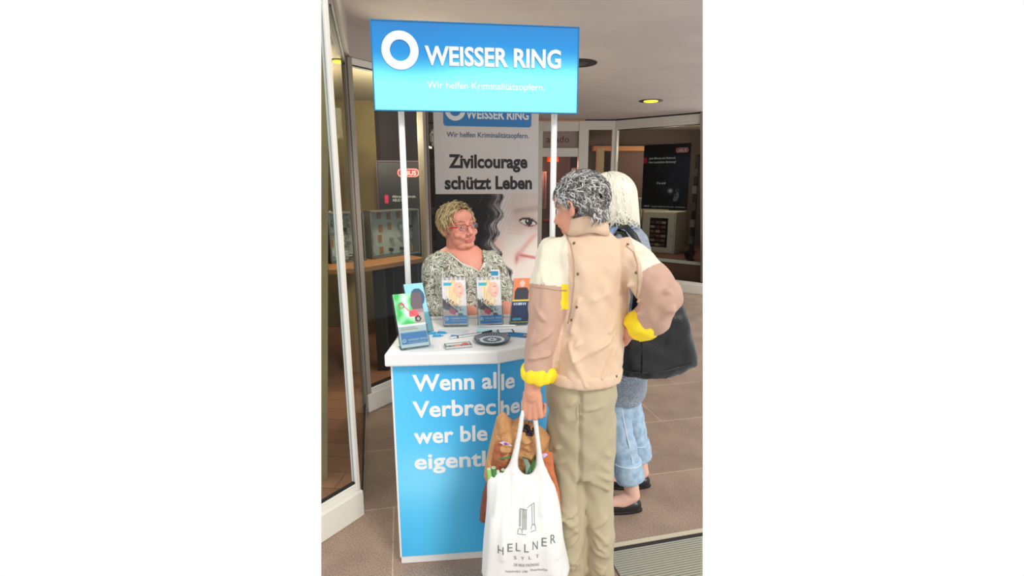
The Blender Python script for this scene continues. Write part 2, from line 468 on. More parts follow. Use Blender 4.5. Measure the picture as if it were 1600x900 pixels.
def skyblue(u, v):  # mid blue, paler at the left middle, deeper at the lower right
    c = mix((52, 164, 226), (84, 196, 244), .5 + .5*math.sin(3*u + 2.2*v))
    c = mix(c, (132, 216, 250), .75*math.exp(-((u-.25)/.5)**2 - ((v-.42)/.16)**2))
    return mix(c, (54, 170, 232), .7*math.exp(-((u-.95)/.35)**2 - ((v-.18)/.3)**2))
panel_blue = vcol_mat('blue_panel_sheet', .35)
for k, (a, b) in enumerate(zip(body[:4], body[1:5])):
    a, b = Vector(a), Vector(b); L = (b - a).length; d = (b-a)/L
    M = frame((a.x, a.y, .036), (d.x, d.y, 0), (d.y, -d.x, 0))
    off = sum((Vector(q)-Vector(p)).length for p, q in list(zip(body[:4], body[1:5]))[:k])
    pn = part(picture('front_panel', M @ Matrix.Translation((.003, 0, 0)), L - .006, .838, 10, 24, (lambda u, v, o=off, l=L: skyblue((o + u*l)/.45, v)), counter, .004, panel_blue))
    e = part(MB().obox(M @ Vector((0, .419, 0)), (.007, .838, .012), M.to_3x3()).build('panel_edge', white_pl, counter))
    def lx_(px, py): return (M.inverted() @ at(px, py, Y=1.866)).x
    if k == 0:
        rows = []
        for st, xa, xb, yb, in (('Wenn al', 645, 776, 611), ('Verbrec', 645, 775, 652), ('wer ble', 647, 762, 693), ('eigentl', 648, 759, 733)):
            P = M.inverted() @ at(xa, yb, Y=1.853); Q = M.inverted() @ at(xb, yb, Y=1.885)
            rows.append((st, P.x, Q.x, P.y, .068))
        [part(o) for o in text(rows, M, white_let, counter, bold=.024, lift=.0045)]
    if k == 1:
        rows = []
        for st, xa, xb, yb, ym in (('le', 781, 805, 608, 1.915), ('her', 771, 822, 649, 1.93), ('ibt', 781, 822, 690, 1.925), ('lich', 781, 825, 729, 1.925)):
            P = M.inverted() @ at(xa, yb, Y=1.9); w = (xb-xa) * .00262
            rows.append((st, max(.006, P.x), max(.006, P.x) + w, P.y, .068))
        [part(o) for o in text(rows, M, white_let, counter, bold=.024, lift=.0045)]
# poles
for p in ((-.447, 2.165), (.176, 2.235)):
    part(MB().tube([(p[0], p[1], TOP - .02), (p[0], p[1], 1.96)], .0125, 16).build('pole', mat('white_pole', (240, 240, 236), .35), counter, smooth=True))
    part(MB().lathe([(.001, 0), (.022, 0), (.022, .012), (.016, .02), (.013, .022), (.001, .022)], 20, Matrix.Translation((*p, TOP))).build('pole_socket', white_pl, counter))
# header sign
SA, SB = Vector((-.533, 2.10, 1.828)), Vector((.263, 2.20, 1.828))
sx = (SB - SA); SW = sx.length; MS = frame(SA, sx, (sx.y, -sx.x, 0)); SH = .321
def header_ramp(u, v):  # deep blue at the top, running to pale cyan at the bottom
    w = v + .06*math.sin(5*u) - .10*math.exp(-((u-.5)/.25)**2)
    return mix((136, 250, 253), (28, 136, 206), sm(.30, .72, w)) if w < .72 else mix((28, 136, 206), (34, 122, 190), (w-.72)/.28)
hd = part(picture('header_sign', MS, SW, SH, 40, 24, header_ramp, counter, .006, vcol_mat('blue_header_sheet', .3)))
mb = MB(); ring_emblem(mb, MS, .104, .218, .070, .0385, .006, .009)
o = mb.build('ring_emblem', grey_let, hd); o.matrix_parent_inverse = Matrix.Translation(counter.location).inverted()
def under_head(o): o.parent = hd; o.matrix_parent_inverse = Matrix.Translation(counter.location).inverted(); return o
# header sits at world coords relative to the counter, so its children share that frame
for o in list(hd.children): o.matrix_parent_inverse = Matrix()
o = text([('WEISSER RING', .197, .733, .170, .069)], MS, grey_let, hd, 'lettering', bold=.030, lift=.006, depth=.003)
o = text([('Wir helfen Kriminalitätsopfern.', .202, .668, .084, .026)], MS, white_let, hd, 'subtitle', bold=.008, lift=.006)
mb = MB()
for xa, xb, za, zb in ((-.004, SW+.004, -.004, 0), (-.004, SW+.004, SH, SH+.004), (-.004, 0, 0, SH), (SW, SW+.004, 0, SH)):
    mb.obox(MS @ Vector(((xa+xb)/2, (za+zb)/2, .002)), (xb-xa, zb-za, .012), MS.to_3x3())
mb.build('edging', mat('blue_edge', (30, 110, 160), .4), hd)
mb = MB()
for p in (-.447+.004, .176): pass

# ------------------------------------------------------------------ leaflet holders and leaflets on the counter
acryl = glass_mat('clear_acrylic', (232, 240, 242), .06)
bar_blue = (52, 142, 208)
def holder_set(BL, BR, TL, dy, fn, hl, ll, h=None, group=None, txt=True, pocket=.42, name='leaflet', dyr=0):
    P0, P1 = at(*BL, Z=TOP + .002), at(*BR, Z=TOP + .002)
    if dyr: P1.y += dyr
    P1.z = P0.z
    P2 = at(*TL, Y=P0.y + dy)
    ux = (P1 - P0); w = ux.length; up = (P2 - P0); hh = up.length if h is None else h
    n = ux.cross(up).normalized();
    if n.y > 0: n = -n
    # sheared frame: x along the foot, y along the leaning back
    x, y = ux.normalized(), up.normalized()
    M = Matrix((x, y, n)).transposed().to_4x4(); M.translation = P0
    B = Matrix.Translation(-P0)
    t = thing('leaflet_holder', hl, 'leaflet holder', P0, 0, group)
    e = .0018
    def slab(nm, x0, x1, y0, y1, z0, z1):
        b = MB().box(x0, x1, y0, y1, z0, z1); bmesh.ops.transform(b.bm, matrix=B @ M, verts=b.bm.verts[:]); return b.build(nm, acryl, t)
    slab('back_plate', -.004, w + .004, 0, hh, -.004, -.004 + e)
    slab('front_pocket', -.004, w + .004, .003, hh * pocket, .016, .016 + e)
    slab('side', -.004, -.004 + e, .003, hh * pocket, -.0022, .016)
    slab('side', w + .004 - e, w + .004, .003, hh * pocket, -.0022, .016)
    f = MB().obox(Vector((w/2*x.x, w/2*x.y, 0)) + Vector((-x.y, x.x, 0)) * .022, (w, .06, e), Matrix.Rotation(math.atan2(x.y, x.x), 3, 'Z')); f.build('foot', acryl, t)
    lf = picture(name, B @ M @ Matrix.Translation((0, .006, .004)), w, hh * .985, 36, 60, fn, None, .006)
    lf.location = P0; tag(lf, ll, 'leaflet', group and group.replace('holders', 'leaflets'))
    if txt:
        ML = B @ M @ Matrix.Translation((0, .006, .010))
        mb = MB(); ring_emblem(mb, ML, w*.14, hh*.125, w*.065, w*.034, .0002, .001, 24); mb.build('ring_emblem', white_let, lf)
        text([('WEISSER RING', w*.27, w*.95, hh*.115, hh*.036), ('Wir helfen Kriminalitätsopfern.', w*.27, w*.93, hh*.075, hh*.018)], ML, white_let, lf, bold=.01, lift=.0002, depth=.0006)
    return t, lf

def bar(u, v, c, v0=.03, v1=.20):
    return bar_blue if (v0 < v < v1 and .03 < u < .98) else c
def leaf_phone(u, v):
    c = mix((232, 228, 226), (206, 204, 206), .5 + .5*noise.noise((u*6, v*6, 0)))
    if v > .945: c = mix((150, 146, 146), (210, 206, 204), .5 + .5*math.sin(u*34))
    hx_ = u - (.50 - .30*(v - .70)); n_ = noise.noise((u*22, v*5, 3)) + .5*noise.noise((u*50, v*9, 5))
    hw = .30 - .18*sm(.75, .98, v) + .04*noise.noise((v*9, 0, 7))
    if .40 < v < .95 and abs(hx_) < hw: c = mix((206, 170, 120), (250, 234, 198), .55 + .6*n_)
    d = math.hypot((u - .70)/.20, (v - .74)/.16)
    if d < 1: c = mix((244, 204, 182), (232, 178, 158), d)
    if math.hypot((u-.74)/.06, (v-.80)/.015) < 1: c = (130, 100, 90)
    if math.hypot((u-.76)/.05, (v-.665)/.014) < 1: c = (206, 120, 116)
    e = v - (.56 - .42*u + .02*noise.noise((u*9, 1, 0)))
    if e < 0 and v > .27 - .12*u: c = mix((96, 92, 96), (70, 68, 72), .5 + noise.noise((u*9, v*14, 2)))
    if abs(v - (.60 - .36*u)) < .05 and .1 < u < .85 and noise.noise((u*30, v*40, 9)) > .0: c = (60, 54, 56)
    if u > .62 and .24 < v < .56 and noise.noise((u*8, v*14, 4)) > .05: c = (222, 218, 218)
    if v < .345 - .16*u and u < .62: c = mix((240, 206, 196), (222, 172, 164), .5 + noise.noise((u*8, v*12, 6)))
    if abs((u-.40) - .5*(v-.29)) < .13 and abs(v - .28 + .25*(u-.4)) < .06: c = (226, 84, 116)
    if .07 < u < .40 and .83 < v < .89: c = (66, 172, 192)
    return bar(u, v, c)
def leaf_barrow(u, v):
    c = mix((64, 186, 92), (206, 246, 222), .5 + 1.1*noise.noise((u*4, v*6, 1)))
    if u > .55 + .4*(v-.75) and v > .62 and u + v*.9 > 1.25: c = (104, 92, 100)
    if v < .70 and u > .62: c = mix(c, (180, 140, 150), .7)
    d = math.hypot((u-.63)*.55, v-.59)
    if d < .10 and v > .55: c = (232, 92, 100)
    if abs((v - .72) + .55*(u-.40)) < .018 and .22 < u < .62: c = (206, 70, 84)
    if abs(math.hypot((u-.76)*.55, v-.51) - .045) < .014: c = (40, 36, 42)
    if abs(math.hypot((u-.24)*.55, v-.78) - .05) < .012: c = (150, 110, 96)
    if v < .42: c = (240, 240, 238)
    if abs(v - .335) < .010 and .06 < u < .7: c = (224, 170, 90)
    if abs(v - .37) < .008 and .06 < u < .6: c = (190, 186, 180)
    return bar(u, v, c, .05, .27)
def leaf_cyan(u, v):
    c = (150, 214, 232)
    if abs(math.hypot((u-.6)*.5, v-.72) - .13) < .05: c = (60, 92, 120)
    return c
def leaf_navy(u, v):
    c = (44, 62, 104)
    if v > .52:
        c = (226, 132, 92)
        if math.hypot((u-.5)*.5, (v-.88)) < .075: c = (226, 190, 172) if v < .92 else (190, 186, 186)
        if v < .8 and abs(u-.5) < .40 - max(0, v-.72)*1.8: c = (58, 60, 68)
    if .495 < v < .525 or .03 < v < .05: c = (236, 208, 64)
    if .16 < v < .49 and abs(u-.5) < .32 and .36 > v: c = (52, 74, 122)
    if .40 < v < .46 and .1 < u < .8 and math.sin(u*60) > -.3: c = (214, 220, 230)
    if .07 < v < .13 and .1 < u < .6: c = (70, 182, 214)
    return c
holder_set((627, 547), (670, 541), (613, 462), .05, leaf_barrow, 'clear acrylic leaflet holder at the front left corner of the counter', 'green leaflet with a red wheelbarrow picture at the front left corner of the counter')
holder_set((646, 523), (675, 519), (630, 446), .05, leaf_cyan, 'clear acrylic holder at the foot of the left pole, behind the wheelbarrow leaflet', 'pale cyan leaflet with a dark ring picture, half hidden behind the wheelbarrow leaflet', txt=False)
holder_set((694, 510), (731, 509), (690, 435), .05, leaf_phone, 'clear acrylic holder in the middle of the counter, left one of the pair', 'leaflet with a blonde woman and pink phone, left one of the pair')
holder_set((748, 510), (785, 508), (744, 435), .05, leaf_phone, 'clear acrylic holder below the name badge of the woman, the right one of the pair', 'leaflet with a blonde woman and pink phone, right one below the name badge')
holder_set((797, 508), (824, 507), (803, 436), .05, leaf_navy, 'clear acrylic holder with the dark blue leaflet beside the standing man', 'dark blue leaflet with a man in a dark jacket on orange, beside the standing man', txt=False)

def flat_at(px, py, dz=.002): p = at(px, py, Z=TOP); p.z = TOP + dz; return p
# round patterned dish
p = flat_at(769, 533, 0)
dsh = thing('coin_dish', 'round glass coin dish with dark rim and ring pattern on the counter', 'dish', p)
MB().lathe([(.001, .001), (.045, .001), (.066, .006), (.073, .013), (.073, .015), (.069, .014), (.052, .0065), (.001, .005)], 48).build('plate', mat('smoky_glass', (70, 84, 96), .15), dsh, smooth=True)
for a, b in ((.050, .037), (.018, .008)):
    mb = MB(); ring_emblem(mb, Matrix.Translation((0, 0, .0062)), 0, 0, a, b, 0, .0009); mb.build('pale_ring', mat('frosted_ring', (196, 208, 214), .4), dsh)
mb = MB()
for k in range(14):
    a = k*2*math.pi/14; mb.obox(Vector((.027*math.cos(a), .027*math.sin(a), .0068)), (.014, .0028, .001), Matrix.Rotation(a, 3, 'Z'))
mb.build('inner_pattern', mat('pattern_grey', (150, 164, 176), .4), dsh)
mb = MB()
for k in range(36):
    a = k*2*math.pi/36; mb.obox(Vector((.061*math.cos(a), .061*math.sin(a), .0105)), (.008, .0022, .002), Matrix.Rotation(a, 3, 'Z') @ Matrix.Rotation(R(-32), 3, 'Y'))
mb.build('rim_pattern', mat('pattern_grey', (150, 164, 176), .4), dsh)
# small flat tin with a picture
def tin_print(u, v):
    c = (196, 204, 200)
    if v < .35: c = (120, 140, 122) if math.sin(u*30) > 0 else (70, 76, 74)
    if math.hypot((u-.78)*2, v-.45) < .28: c = (208, 84, 88)
    if abs(u-.45) < .12 and v < .5: c = (214, 132, 120)
    if v > .8: c = (90, 120, 112)
    if u < .05 or u > .97: c = (70, 70, 72)
    return c
p0, p1, p2 = flat_at(697, 547), flat_at(739, 543), flat_at(696, 533)
M = frame((0, 0, 0), p1 - p0, (0, 0, 1))
tn = thing('card_tin', 'small flat tin with red flowers printed on its lid near the front edge', 'tin', p0 + Vector((0, 0, -.002)))
MB().obox(M @ Vector((.05, .022, .005)), (.102, .046, .01), M.to_3x3(), .002).build('tin_base', mat('tin_metal', (176, 180, 182), .3, .6), tn)
picture('lid', M @ Matrix.Translation((0, 0, .010)), .1, .044, 40, 20, tin_print, tn, .002)
# blue plastic clips
for k, (px_, py_, a, lab) in enumerate(((675, 522, 20, 'blue plastic whistle clip nearest the wheelbarrow leaflet'), (690, 521, -15, 'blue plastic clip beside the white paper, second from the left holder'), (683, 526, 8, 'blue plastic clip lying in front of the two others'), (711, 527, -12, 'blue plastic clip lying against the striped pens'))):
    t = thing('plastic_clip', lab, 'clip', flat_at(px_, py_, 0), R(a), 'blue clips on the counter')
    MB().box(-.017, .017, -.006, .006, 0, .009, bev=.002).build('clip_body', mat('clip_blue', (36, 150, 200), .35), t)
    ms = MB(); ms.tube([(.017, 0, .004), (.024, .004, .004), (.026, 0, .004), (.024, -.004, .004), (.017, 0, .004)], .0012, 6); ms.build('loop', mat('clip_blue', (36, 150, 200)), t)
# striped pens
for k in range(7):
    px_, py_ = 722 + 6.5*k, 527 - 1.1*k
    t = thing('pen', 'black and white ballpoint pen lying in the row of pens behind the coin dish', 'pen', flat_at(px_, py_, .0045), R(28 + 2*k), 'pens lying in a row on the counter')
    MB().tube([(-.055, 0, 0), (.05, 0, 0), (.062, 0, 0)], [.0042, .0042, .0012], 10).build('barrel', mat('pen_white', (224, 226, 226), .3), t, smooth=True)
    MB().tube([(-.03, 0, 0), (.025, 0, 0)], .0046, 10).build('grip', mat('pen_black', (26, 26, 30), .3), t)
    MB().box(-.055, -.02, -.0012, .0012, .0035, .006).build('clip', mat('pen_chrome', (190, 192, 196), .2, .9), t)
p = flat_at(776, 511, .005)
t = thing('pen', 'long white pen lying behind the coin dish towards the dark blue leaflet', 'pen', p, R(4))
MB().tube([(-.085, 0, 0), (.075, 0, 0), (.088, 0, 0)], [.0042, .0042, .001], 10).build('barrel', mat('pen_white', (224, 226, 226)), t, smooth=True)
MB().box(-.08, -.04, -.0012, .0012, .0035, .006).build('clip', mat('pen_white', (224, 226, 226)), t)
def sheet(px_, py_, w, h, a, fn, lab, nm='card', cat='card', dz=.001):
    p = flat_at(px_, py_, dz)
    M = Matrix.Rotation(R(a), 4, 'Z') @ Matrix.Translation((-w/2, -h/2, 0))
    o = picture(nm, M, w, h, 24, 16, fn, None, .0012); o.location = p; tag(o, lab, cat); return o
sheet(708, 518, .13, .05, -6, lambda u, v: (214, 218, 222) if math.sin(v*20) > -.6 else (150, 156, 164), 'white folded paper slip lying left of the striped pens', 'paper_slip', 'paper')
sheet(763, 516, .10, .05, 3, lambda u, v: mix((176, 226, 232), (206, 236, 240), u), 'pale cyan paper slip under the pens in front of the right hand leaflet', 'paper_slip', 'paper')
sheet(812, 524, .10, .062, -16, lambda u, v: (226, 150, 92) if math.hypot((u-.72)*1.6, v-.55) < .14 else (30, 112, 168), 'dark blue card with a small orange mark next to the man', 'card', 'card')
sheet(790, 519, .07, .05, 10, lambda u, v: (214, 224, 228) if .1 < u < .9 and .1 < v < .9 else (70, 88, 96), 'small framed grey card between the coin dish and the blue card', 'card', 'card', .004)
def flyer_print(u, v): return (38, 120, 176) if v < .3 else mix((220, 224, 226), (130, 180, 210), sm(.4, .9, math.sin(u*12+v*7)))
sheet(655, 543, .11, .05, 8, lambda u, v: (196, 202, 206) if u > .06 else (120, 130, 136), 'clear flat tray under the wheelbarrow leaflet', 'tray', 'tray', .0003)

# ------------------------------------------------------------------ roll-up banner behind the counter
BA = at(679, 250, Y=3.86); BB = at(841, 250, Y=4.0)
bx = Vector((BB.x-BA.x, BB.y-BA.y, 0)); BW = bx.length
ban = thing('roll_up_banner', 'tall roll-up banner with black slogan and half a face behind the woman with glasses', 'banner', ((BA.x+BB.x)/2, (BA.y+BB.y)/2, 0))
MBn = frame(Vector((BA.x, BA.y, .1)) - ban.location, bx, (bx.y, -bx.x, 0))
def bloc(px_, py_):
    d = bx.normalized(); n = Vector((d.y, -d.x, 0)); o = at(800, 450, Y=0) if False else Vector((0, 0, CAM_H))
    r = (at(px_, py_, Y=4) - o); s = (Vector((BA.x, BA.y, .1)) - o).dot(n) / r.dot(n); q = o + r*s - Vector((BA.x, BA.y, .1))
    return q.dot(d), q.z
BH = 2.05
zsplit = bloc(760, 303)[1]
ex, ez = bloc(824, 348)
nx_, nz_ = bloc(806, 404)
hx, hz = bloc(765, 330)
def face_print(px, pz):
    """half a face, cut by the right edge; px,pz metres on the banner"""
    u, z = px / BW, pz
    s = BW / 162                                                   # metres per photo pixel
    X = 679 + px / s; Yp = 303 + (zsplit - pz) / s                  # poster's own drawing grid
    edge = 762 + 10*math.sin(Yp*.045) + 4*math.sin(Yp*.21) + (Yp-303)*.16
    if X < edge - 14: return mix((26, 22, 24), (120, 114, 114), max(0, 2.2*noise.noise(((X-edge)*.5 + 3*noise.noise((Yp*.05, 0, 1)), Yp*.06, 3)) - .55)*sm(edge-34, edge-14, X))
    if X < edge + 10:
        t = .5 + 1.1*noise.noise(((X - edge)*.55 + 2.5*noise.noise((Yp*.05, X*.06, 4)), Yp*.05, 0)) + .5*noise.noise(((X-edge)*1.3, Yp*.12, 8))
        return mix((36, 32, 34), (206, 200, 198), t * sm(edge-14, edge+6, X))
    c = mix((206, 190, 184), (250, 236, 226), sm(320, 420, Yp + .3*(X-800)))
    hr = sm(edge+34, edge+6, X) * sm(400, 340, Yp)
    c = mix(c, mix((190, 186, 186), (226, 222, 220), .5 + .5*math.sin(X*1.2 + Yp*.5)), hr*.8)
    fw = sm(318, 330, Yp) * (1 - sm(332, 344, Yp))
    # brow, eye
    c = mix(c, (150, 126, 118), .8*math.exp(-((Yp - 328 + .12*(X-824))/5)**2) * sm(795, 806, X) * (.6+.4*math.sin(X*3)))
    dx, dy = X - 825, Yp - 348 - .18*(X-825)
    lid = math.exp(-(dx/17)**2)
    c = mix(c, (176, 132, 122), .6*math.exp(-(dx/22)**2 - (dy/11)**2))
    if abs(dx) < 15:
        op = 6.0*(1-(dx/15)**2)
        if abs(dy) < op: c = (214, 206, 202)
        if math.hypot(dx-1, dy+.5) < 5.8 and abs(dy) < op: c = (58, 46, 44)
        if math.hypot(dx+1, dy+1.8) < 1.5: c = (240, 240, 240)
        if abs(dy + op) < 1.7: c = (56, 38, 38)
        if abs(dy - op) < 1.0: c = (140, 96, 90)
    for k, (y0, sl) in enumerate(((356, -.35), (361, -.25), (366, -.1))):
        c = mix(c, (206, 160, 148), .5*math.exp(-((Yp - y0 - sl*(805-X))/1.3)**2) * sm(788, 796, X) * sm(822, 812, X))
    # nose: shade line from brow down, tip and nostril
    c = mix(c, (224, 168, 156), .7*math.exp(-((X - 838 + .85*(Yp-366))/5)**2) * sm(362, 372, Yp) * sm(404, 396, Yp))
    c = mix(c, (176, 92, 92), .9*math.exp(-((X-807)/3.2)**2 - ((Yp-406 + .8*(X-807))/7)**2))
    c = mix(c, (236, 180, 170), .6*math.exp(-((X-812)/10)**2 - ((Yp-404)/9)**2))
    # mouth line
    c = mix(c, (206, 92, 98), .85*math.exp(-((Yp - 401 - .2*(X-812))/2.2)**2) * sm(808, 814, X))
    c = mix(c, (236, 170, 160), .5*math.exp(-((X-770)/14)**2 - ((Yp-392)/26)**2))
    c = mix(c, (214, 150, 140), .6*math.exp(-((X - 768 - .1*(Yp-385))/3)**2) * sm(365, 375, Yp) * sm(412, 404, Yp))
    return c
pst = picture('banner_sheet', MBn, BW, zsplit, 150, 170, lambda u, v: face_print(u*BW, v*zsplit), ban, .003, vcol_mat('banner_print', .5))
hdr = MB(); hdr.obox(MBn @ Vector((BW/2, (zsplit+BH)/2, .0015)), (BW, BH - zsplit, .003), MBn.to_3x3()); hdr = hdr.build('slogan_field', mat('banner_grey', (206, 200, 198), .55), ban)
dark = mat('black_print', (30, 26, 28), .5)
rows = []
for st, xa, xb, yb, ch in (('Zivilcourage', 701, 824, 262, 20), ('schützt Leben', 695, 831, 295, 20)):
    P, Q = bloc(xa, yb), bloc(xb, yb); rows.append((st, P[0], Q[0], (P[1]+Q[1])/2, ch*BW/162))
text(rows, MBn, dark, hdr, bold=.036, lift=.003)
P, Q = bloc(698, 215), bloc(826, 215)
text([('Wir helfen Kriminalitätsopfern.', P[0], Q[0], (P[1]+Q[1])/2, 8*BW/162)], MBn, mat('navy_print', (28, 70, 110), .5), hdr, 'subtitle', bold=.008, lift=.003)
P, Q = bloc(693, 198), bloc(830, 198); z0 = (P[1]+Q[1])/2; z1 = z0 + .24
r = .02; pts = []
for cx, cz, a0 in ((Q[0]-r, z1-r, 0), (P[0]+r, z1-r, 90), (P[0]+r, z0+r, 180), (Q[0]-r, z0+r, 270)):
    pts += [(cx + r*math.cos(R(a0+15*k)), cz + r*math.sin(R(a0+15*k))) for k in range(7)]
fld = MB().prism(pts, .003, .0045, M=MBn).build('blue_logo_field', mat('banner_blue', (42, 120, 184), .5), hdr)
mb = MB(); c = bloc(711, 172); ring_emblem(mb, MBn, c[0], c[1], .074, .042, .0045, .006); mb.build('ring_emblem', grey_let, hdr)
P, Q = bloc(728, 186), bloc(826, 186)
text([('WEISSER RING', P[0], Q[0], (P[1]+Q[1])/2, .062)], MBn, grey_let, hdr, 'logo_lettering', bold=.03, lift=.0045)
mb = MB(); mb.obox(MBn @ Vector((BW/2, -.05, 0)), (BW + .03, .1, .09), MBn.to_3x3(), .01); mb.build('base_cassette', mat('brushed_alu', (176, 178, 182), .35, .8), ban)
mb = MB(); mb.obox(MBn @ Vector((BW/2, BH, 0)), (BW + .01, .025, .02), MBn.to_3x3(), .004); mb.build('top_rail', mat('brushed_alu', (176, 178, 182)), ban)
mb = MB(); mb.tube([MBn @ Vector((BW/2, -.05, -.02)), MBn @ Vector((BW/2, BH, -.012))], .009, 10); mb.build('support_pole', mat('brushed_alu', (176, 178, 182)), ban)
# ------------------------------------------------------------------ people: shared builders
skin_m = mat('skin_tanned', (214, 150, 122), .5, bump=.15, bump_scale=160)
skin_w = mat('skin_ruddy', (222, 148, 126), .5, bump=.12, bump_scale=160)
skin_p = mat('skin_pale', (222, 176, 158), .5)
lip = mat('lips', (200, 104, 98), .4)
eye_w = mat('eye_white', (232, 226, 222), .2); eye_i = mat('iris', (70, 84, 96), .2)

def add_mesh(mb, sub, M):
    bmesh.ops.recalc_face_normals(sub.bm, faces=sub.bm.faces[:])
    bmesh.ops.transform(sub.bm, matrix=M, verts=sub.bm.verts[:])
    me = bpy.data.meshes.new('x'); sub.bm.to_mesh(me); sub.bm.free(); mb.bm.from_mesh(me); bpy.data.meshes.remove(me)

def head(mb, M, full=1.0, smile=False):
    """head shapes in a local frame: +Y the face, origin between the ears at eye height"""
    h = MB()
    h.ell((0, -.016, .036), (.074, .094, .078)); h.ell((0, -.05, -.01), (.062, .055, .06))
    h.ell((0, .026, -.028), (.060*full, .068, .085)); h.ell((0, .030, -.072), (.052*full, .050, .038))
    h.ell((0, .070, -.098), (.022*full, .020, .017)); h.ell((0, .058, .045), (.055, .035, .045))
    for s in (-1, 1):
        h.ell((s*.037*full, .062, -.036), (.024*full, .024, .022)); h.ell((s*.026, .078, -.050), (.016, .012, .016))
        h.ell((s*.0115, .102, -.040), (.009, .011, .008))
        h.cap((s*.014, .088, .020), (s*.046, .070, .018), .009, .008, 10)      # brow
        h.cap((s*.016, .0815, -.012), (s*.044, .069, -.012), .0055, .005, 8)    # lower lid
        h.cap((s*.016, .0835, .0085), (s*.046, .069, .006), .0055, .005, 8)     # upper lid
        h.ell((s*.075, -.012, -.006), (.009, .019, .031), Matrix.Rotation(s*R(22), 3, 'Z') @ Matrix.Rotation(R(-10), 3, 'X'))
        h.tube([(s*.082, -.004, .02), (s*.088, -.018, .024), (s*.089, -.028, .008), (s*.085, -.022, -.016), (s*.077, -.010, -.034)], .0055, 8)
    h.cap((0, .088, .012), (0, .114, -.034), .008, .0115, 10)                  # nose
    k = .004 if smile else 0
    h.tube([(-.027, .074, -.066 + k), (-.012, .087, -.0685), (0, .091, -.067), (.012, .087, -.0685), (.027, .074, -.066 + k)], [.003, .006, .0065, .006, .003], 8)
    h.tube([(-.024, .074, -.073 + k), (-.012, .085, -.079), (0, .088, -.080), (.012, .085, -.079), (.024, .074, -.073 + k)], [.003, .0065, .0075, .0065, .003], 8)
    add_mesh(mb, h, M)

def eyes(M, parent, mlook=0, s=1):
    for sd in (-1, 1):
        for nm, mm, rr, off in (('eyeball', eye_w, .0125, 0), ('iris', eye_i, .0062, .0075)):
            c = Vector((sd*.031, .0695, -.002)) + (Vector((math.sin(mlook), math.cos(mlook), 0)) * off)
            b = MB().ell((0, 0, 0), rr, None, 14); bmesh.ops.transform(b.bm, matrix=M @ Matrix.Translation(c), verts=b.bm.verts[:])
            b.build(nm, mm, parent, smooth=True)

def hand(mb, M, curls, thumb=((.026, .022, -.006), (.046, .050, -.018), (.050, .076, -.030), (.046, .096, -.038)), spread=.0, s=1.0):
    """local: origin at the wrist, +Y to the knuckles, +X the thumb side, +Z back of the hand; curls = per finger three bend angles"""
    h = MB()
    kn = [(.031, .086), (.0105, .091), (-.0105, .087), (-.030, .078)]
    ln = [(.042, .026, .021), (.047, .029, .022), (.043, .027, .021), (.034, .021, .018)]
    rd = [.0095, .0098, .0093, .0083]
    for (kx, ky), r in zip(kn, rd): h.cap((kx*.62, .004, 0), (kx, ky, .002), .0145, r*1.12, 10)
    h.ell((0, .045, -.003), (.036, .045, .0125)); h.ell((.024, .032, -.010), (.016, .026, .013), Matrix.Rotation(R(-25), 3, 'Z'))
    for i, ((kx, ky), L, r) in enumerate(zip(kn, ln, rd)):
        p = Vector((kx, ky, .0)); a = 0; pts = [p.copy()]
        sp = (1.5 - i) * spread
        for c, l in zip(curls[i], L):
            a += c; p = p + Vector((math.sin(sp)*math.cos(a), math.cos(sp)*math.cos(a), -math.sin(a))) * l; pts.append(p.copy())
        h.chain(pts, [r, r*.97, r*.9, r*.78], 10)
    h.chain(thumb, [.0125, .0115, .0105, .0085], 10)
    h.cap((0, -.04, 0), (0, .01, 0), .024, .0235, 12)
    bmesh.ops.scale(h.bm, vec=(s, s, s), verts=h.bm.verts[:])
    add_mesh(mb, h, M)

def basis(o, y, z):
    y = Vector(y).normalized(); z = Vector(z); z = (z - y*z.dot(y)).normalized(); x = y.cross(z)
    M = Matrix((x, y, z)).transposed().to_4x4(); M.translation = Vector(o); return M

def mesh_obj(name, me, mats, parent, loc=None, label=None):
    me.name = name
    for m in mats: me.materials.append(m)
    if loc is not None: me.transform(Matrix.Translation(-Vector(loc)))
    o = link(name, me, parent)
    if label: o['label'] = label
    return o

def strands(M, n, pick, length, rad, mats, parent, name, curl=0, waves=2, seed=1, sides=5, segs=8, flow=None, lift=.004):
    """locks of hair rooted on the scalp; pick(i)->(root local, normal local, direction local)"""
    rnd = random.Random(seed); mb = MB(); cols = []
    for i in range(n):
        p, nr, d = pick(rnd)
        p, nr, d = Vector(p), Vector(nr).normalized(), Vector(d)
        d = (d - nr*d.dot(nr)).normalized(); sdv = nr.cross(d)
        L = length * rnd.uniform(.7, 1.2); ph = rnd.uniform(0, 6.28); pts = []; rr = []
        for k in range(segs):
            t = k/(segs-1); w = curl * math.sin(ph + t*waves*math.pi*2)
            q = p + d*L*t + sdv*w + nr*(lift + curl*.8*(1+math.cos(ph + t*waves*math.pi*2))*.5)
            # wrap down over the skull
            if flow: q = flow(q, t)
            pts.append(M @ q); rr.append(rad * (1 - .75*t**2) * rnd.uniform(.9, 1.1))
        f0 = len(mb.bm.faces); mb.tube(pts, rr, sides); ci = rnd.randrange(len(mats))
        mb.bm.faces.ensure_lookup_table()
        for f in mb.bm.faces[f0:]: f.material_index = ci; f.smooth = True
    return mb.build(name, mats, parent)

def skull_point(rnd, test):
    """random point on the cranium ellipsoid that passes test(local point)"""
    while True:
        v = Vector((rnd.gauss(0, 1), rnd.gauss(0, 1), rnd.gauss(0, 1))).normalized()
        p = Vector((v.x*.078, v.y*.098 - .016, v.z*.084 + .034))
        if test(p): return p, Vector((v.x/.078, v.y/.098, v.z/.084)).normalized()

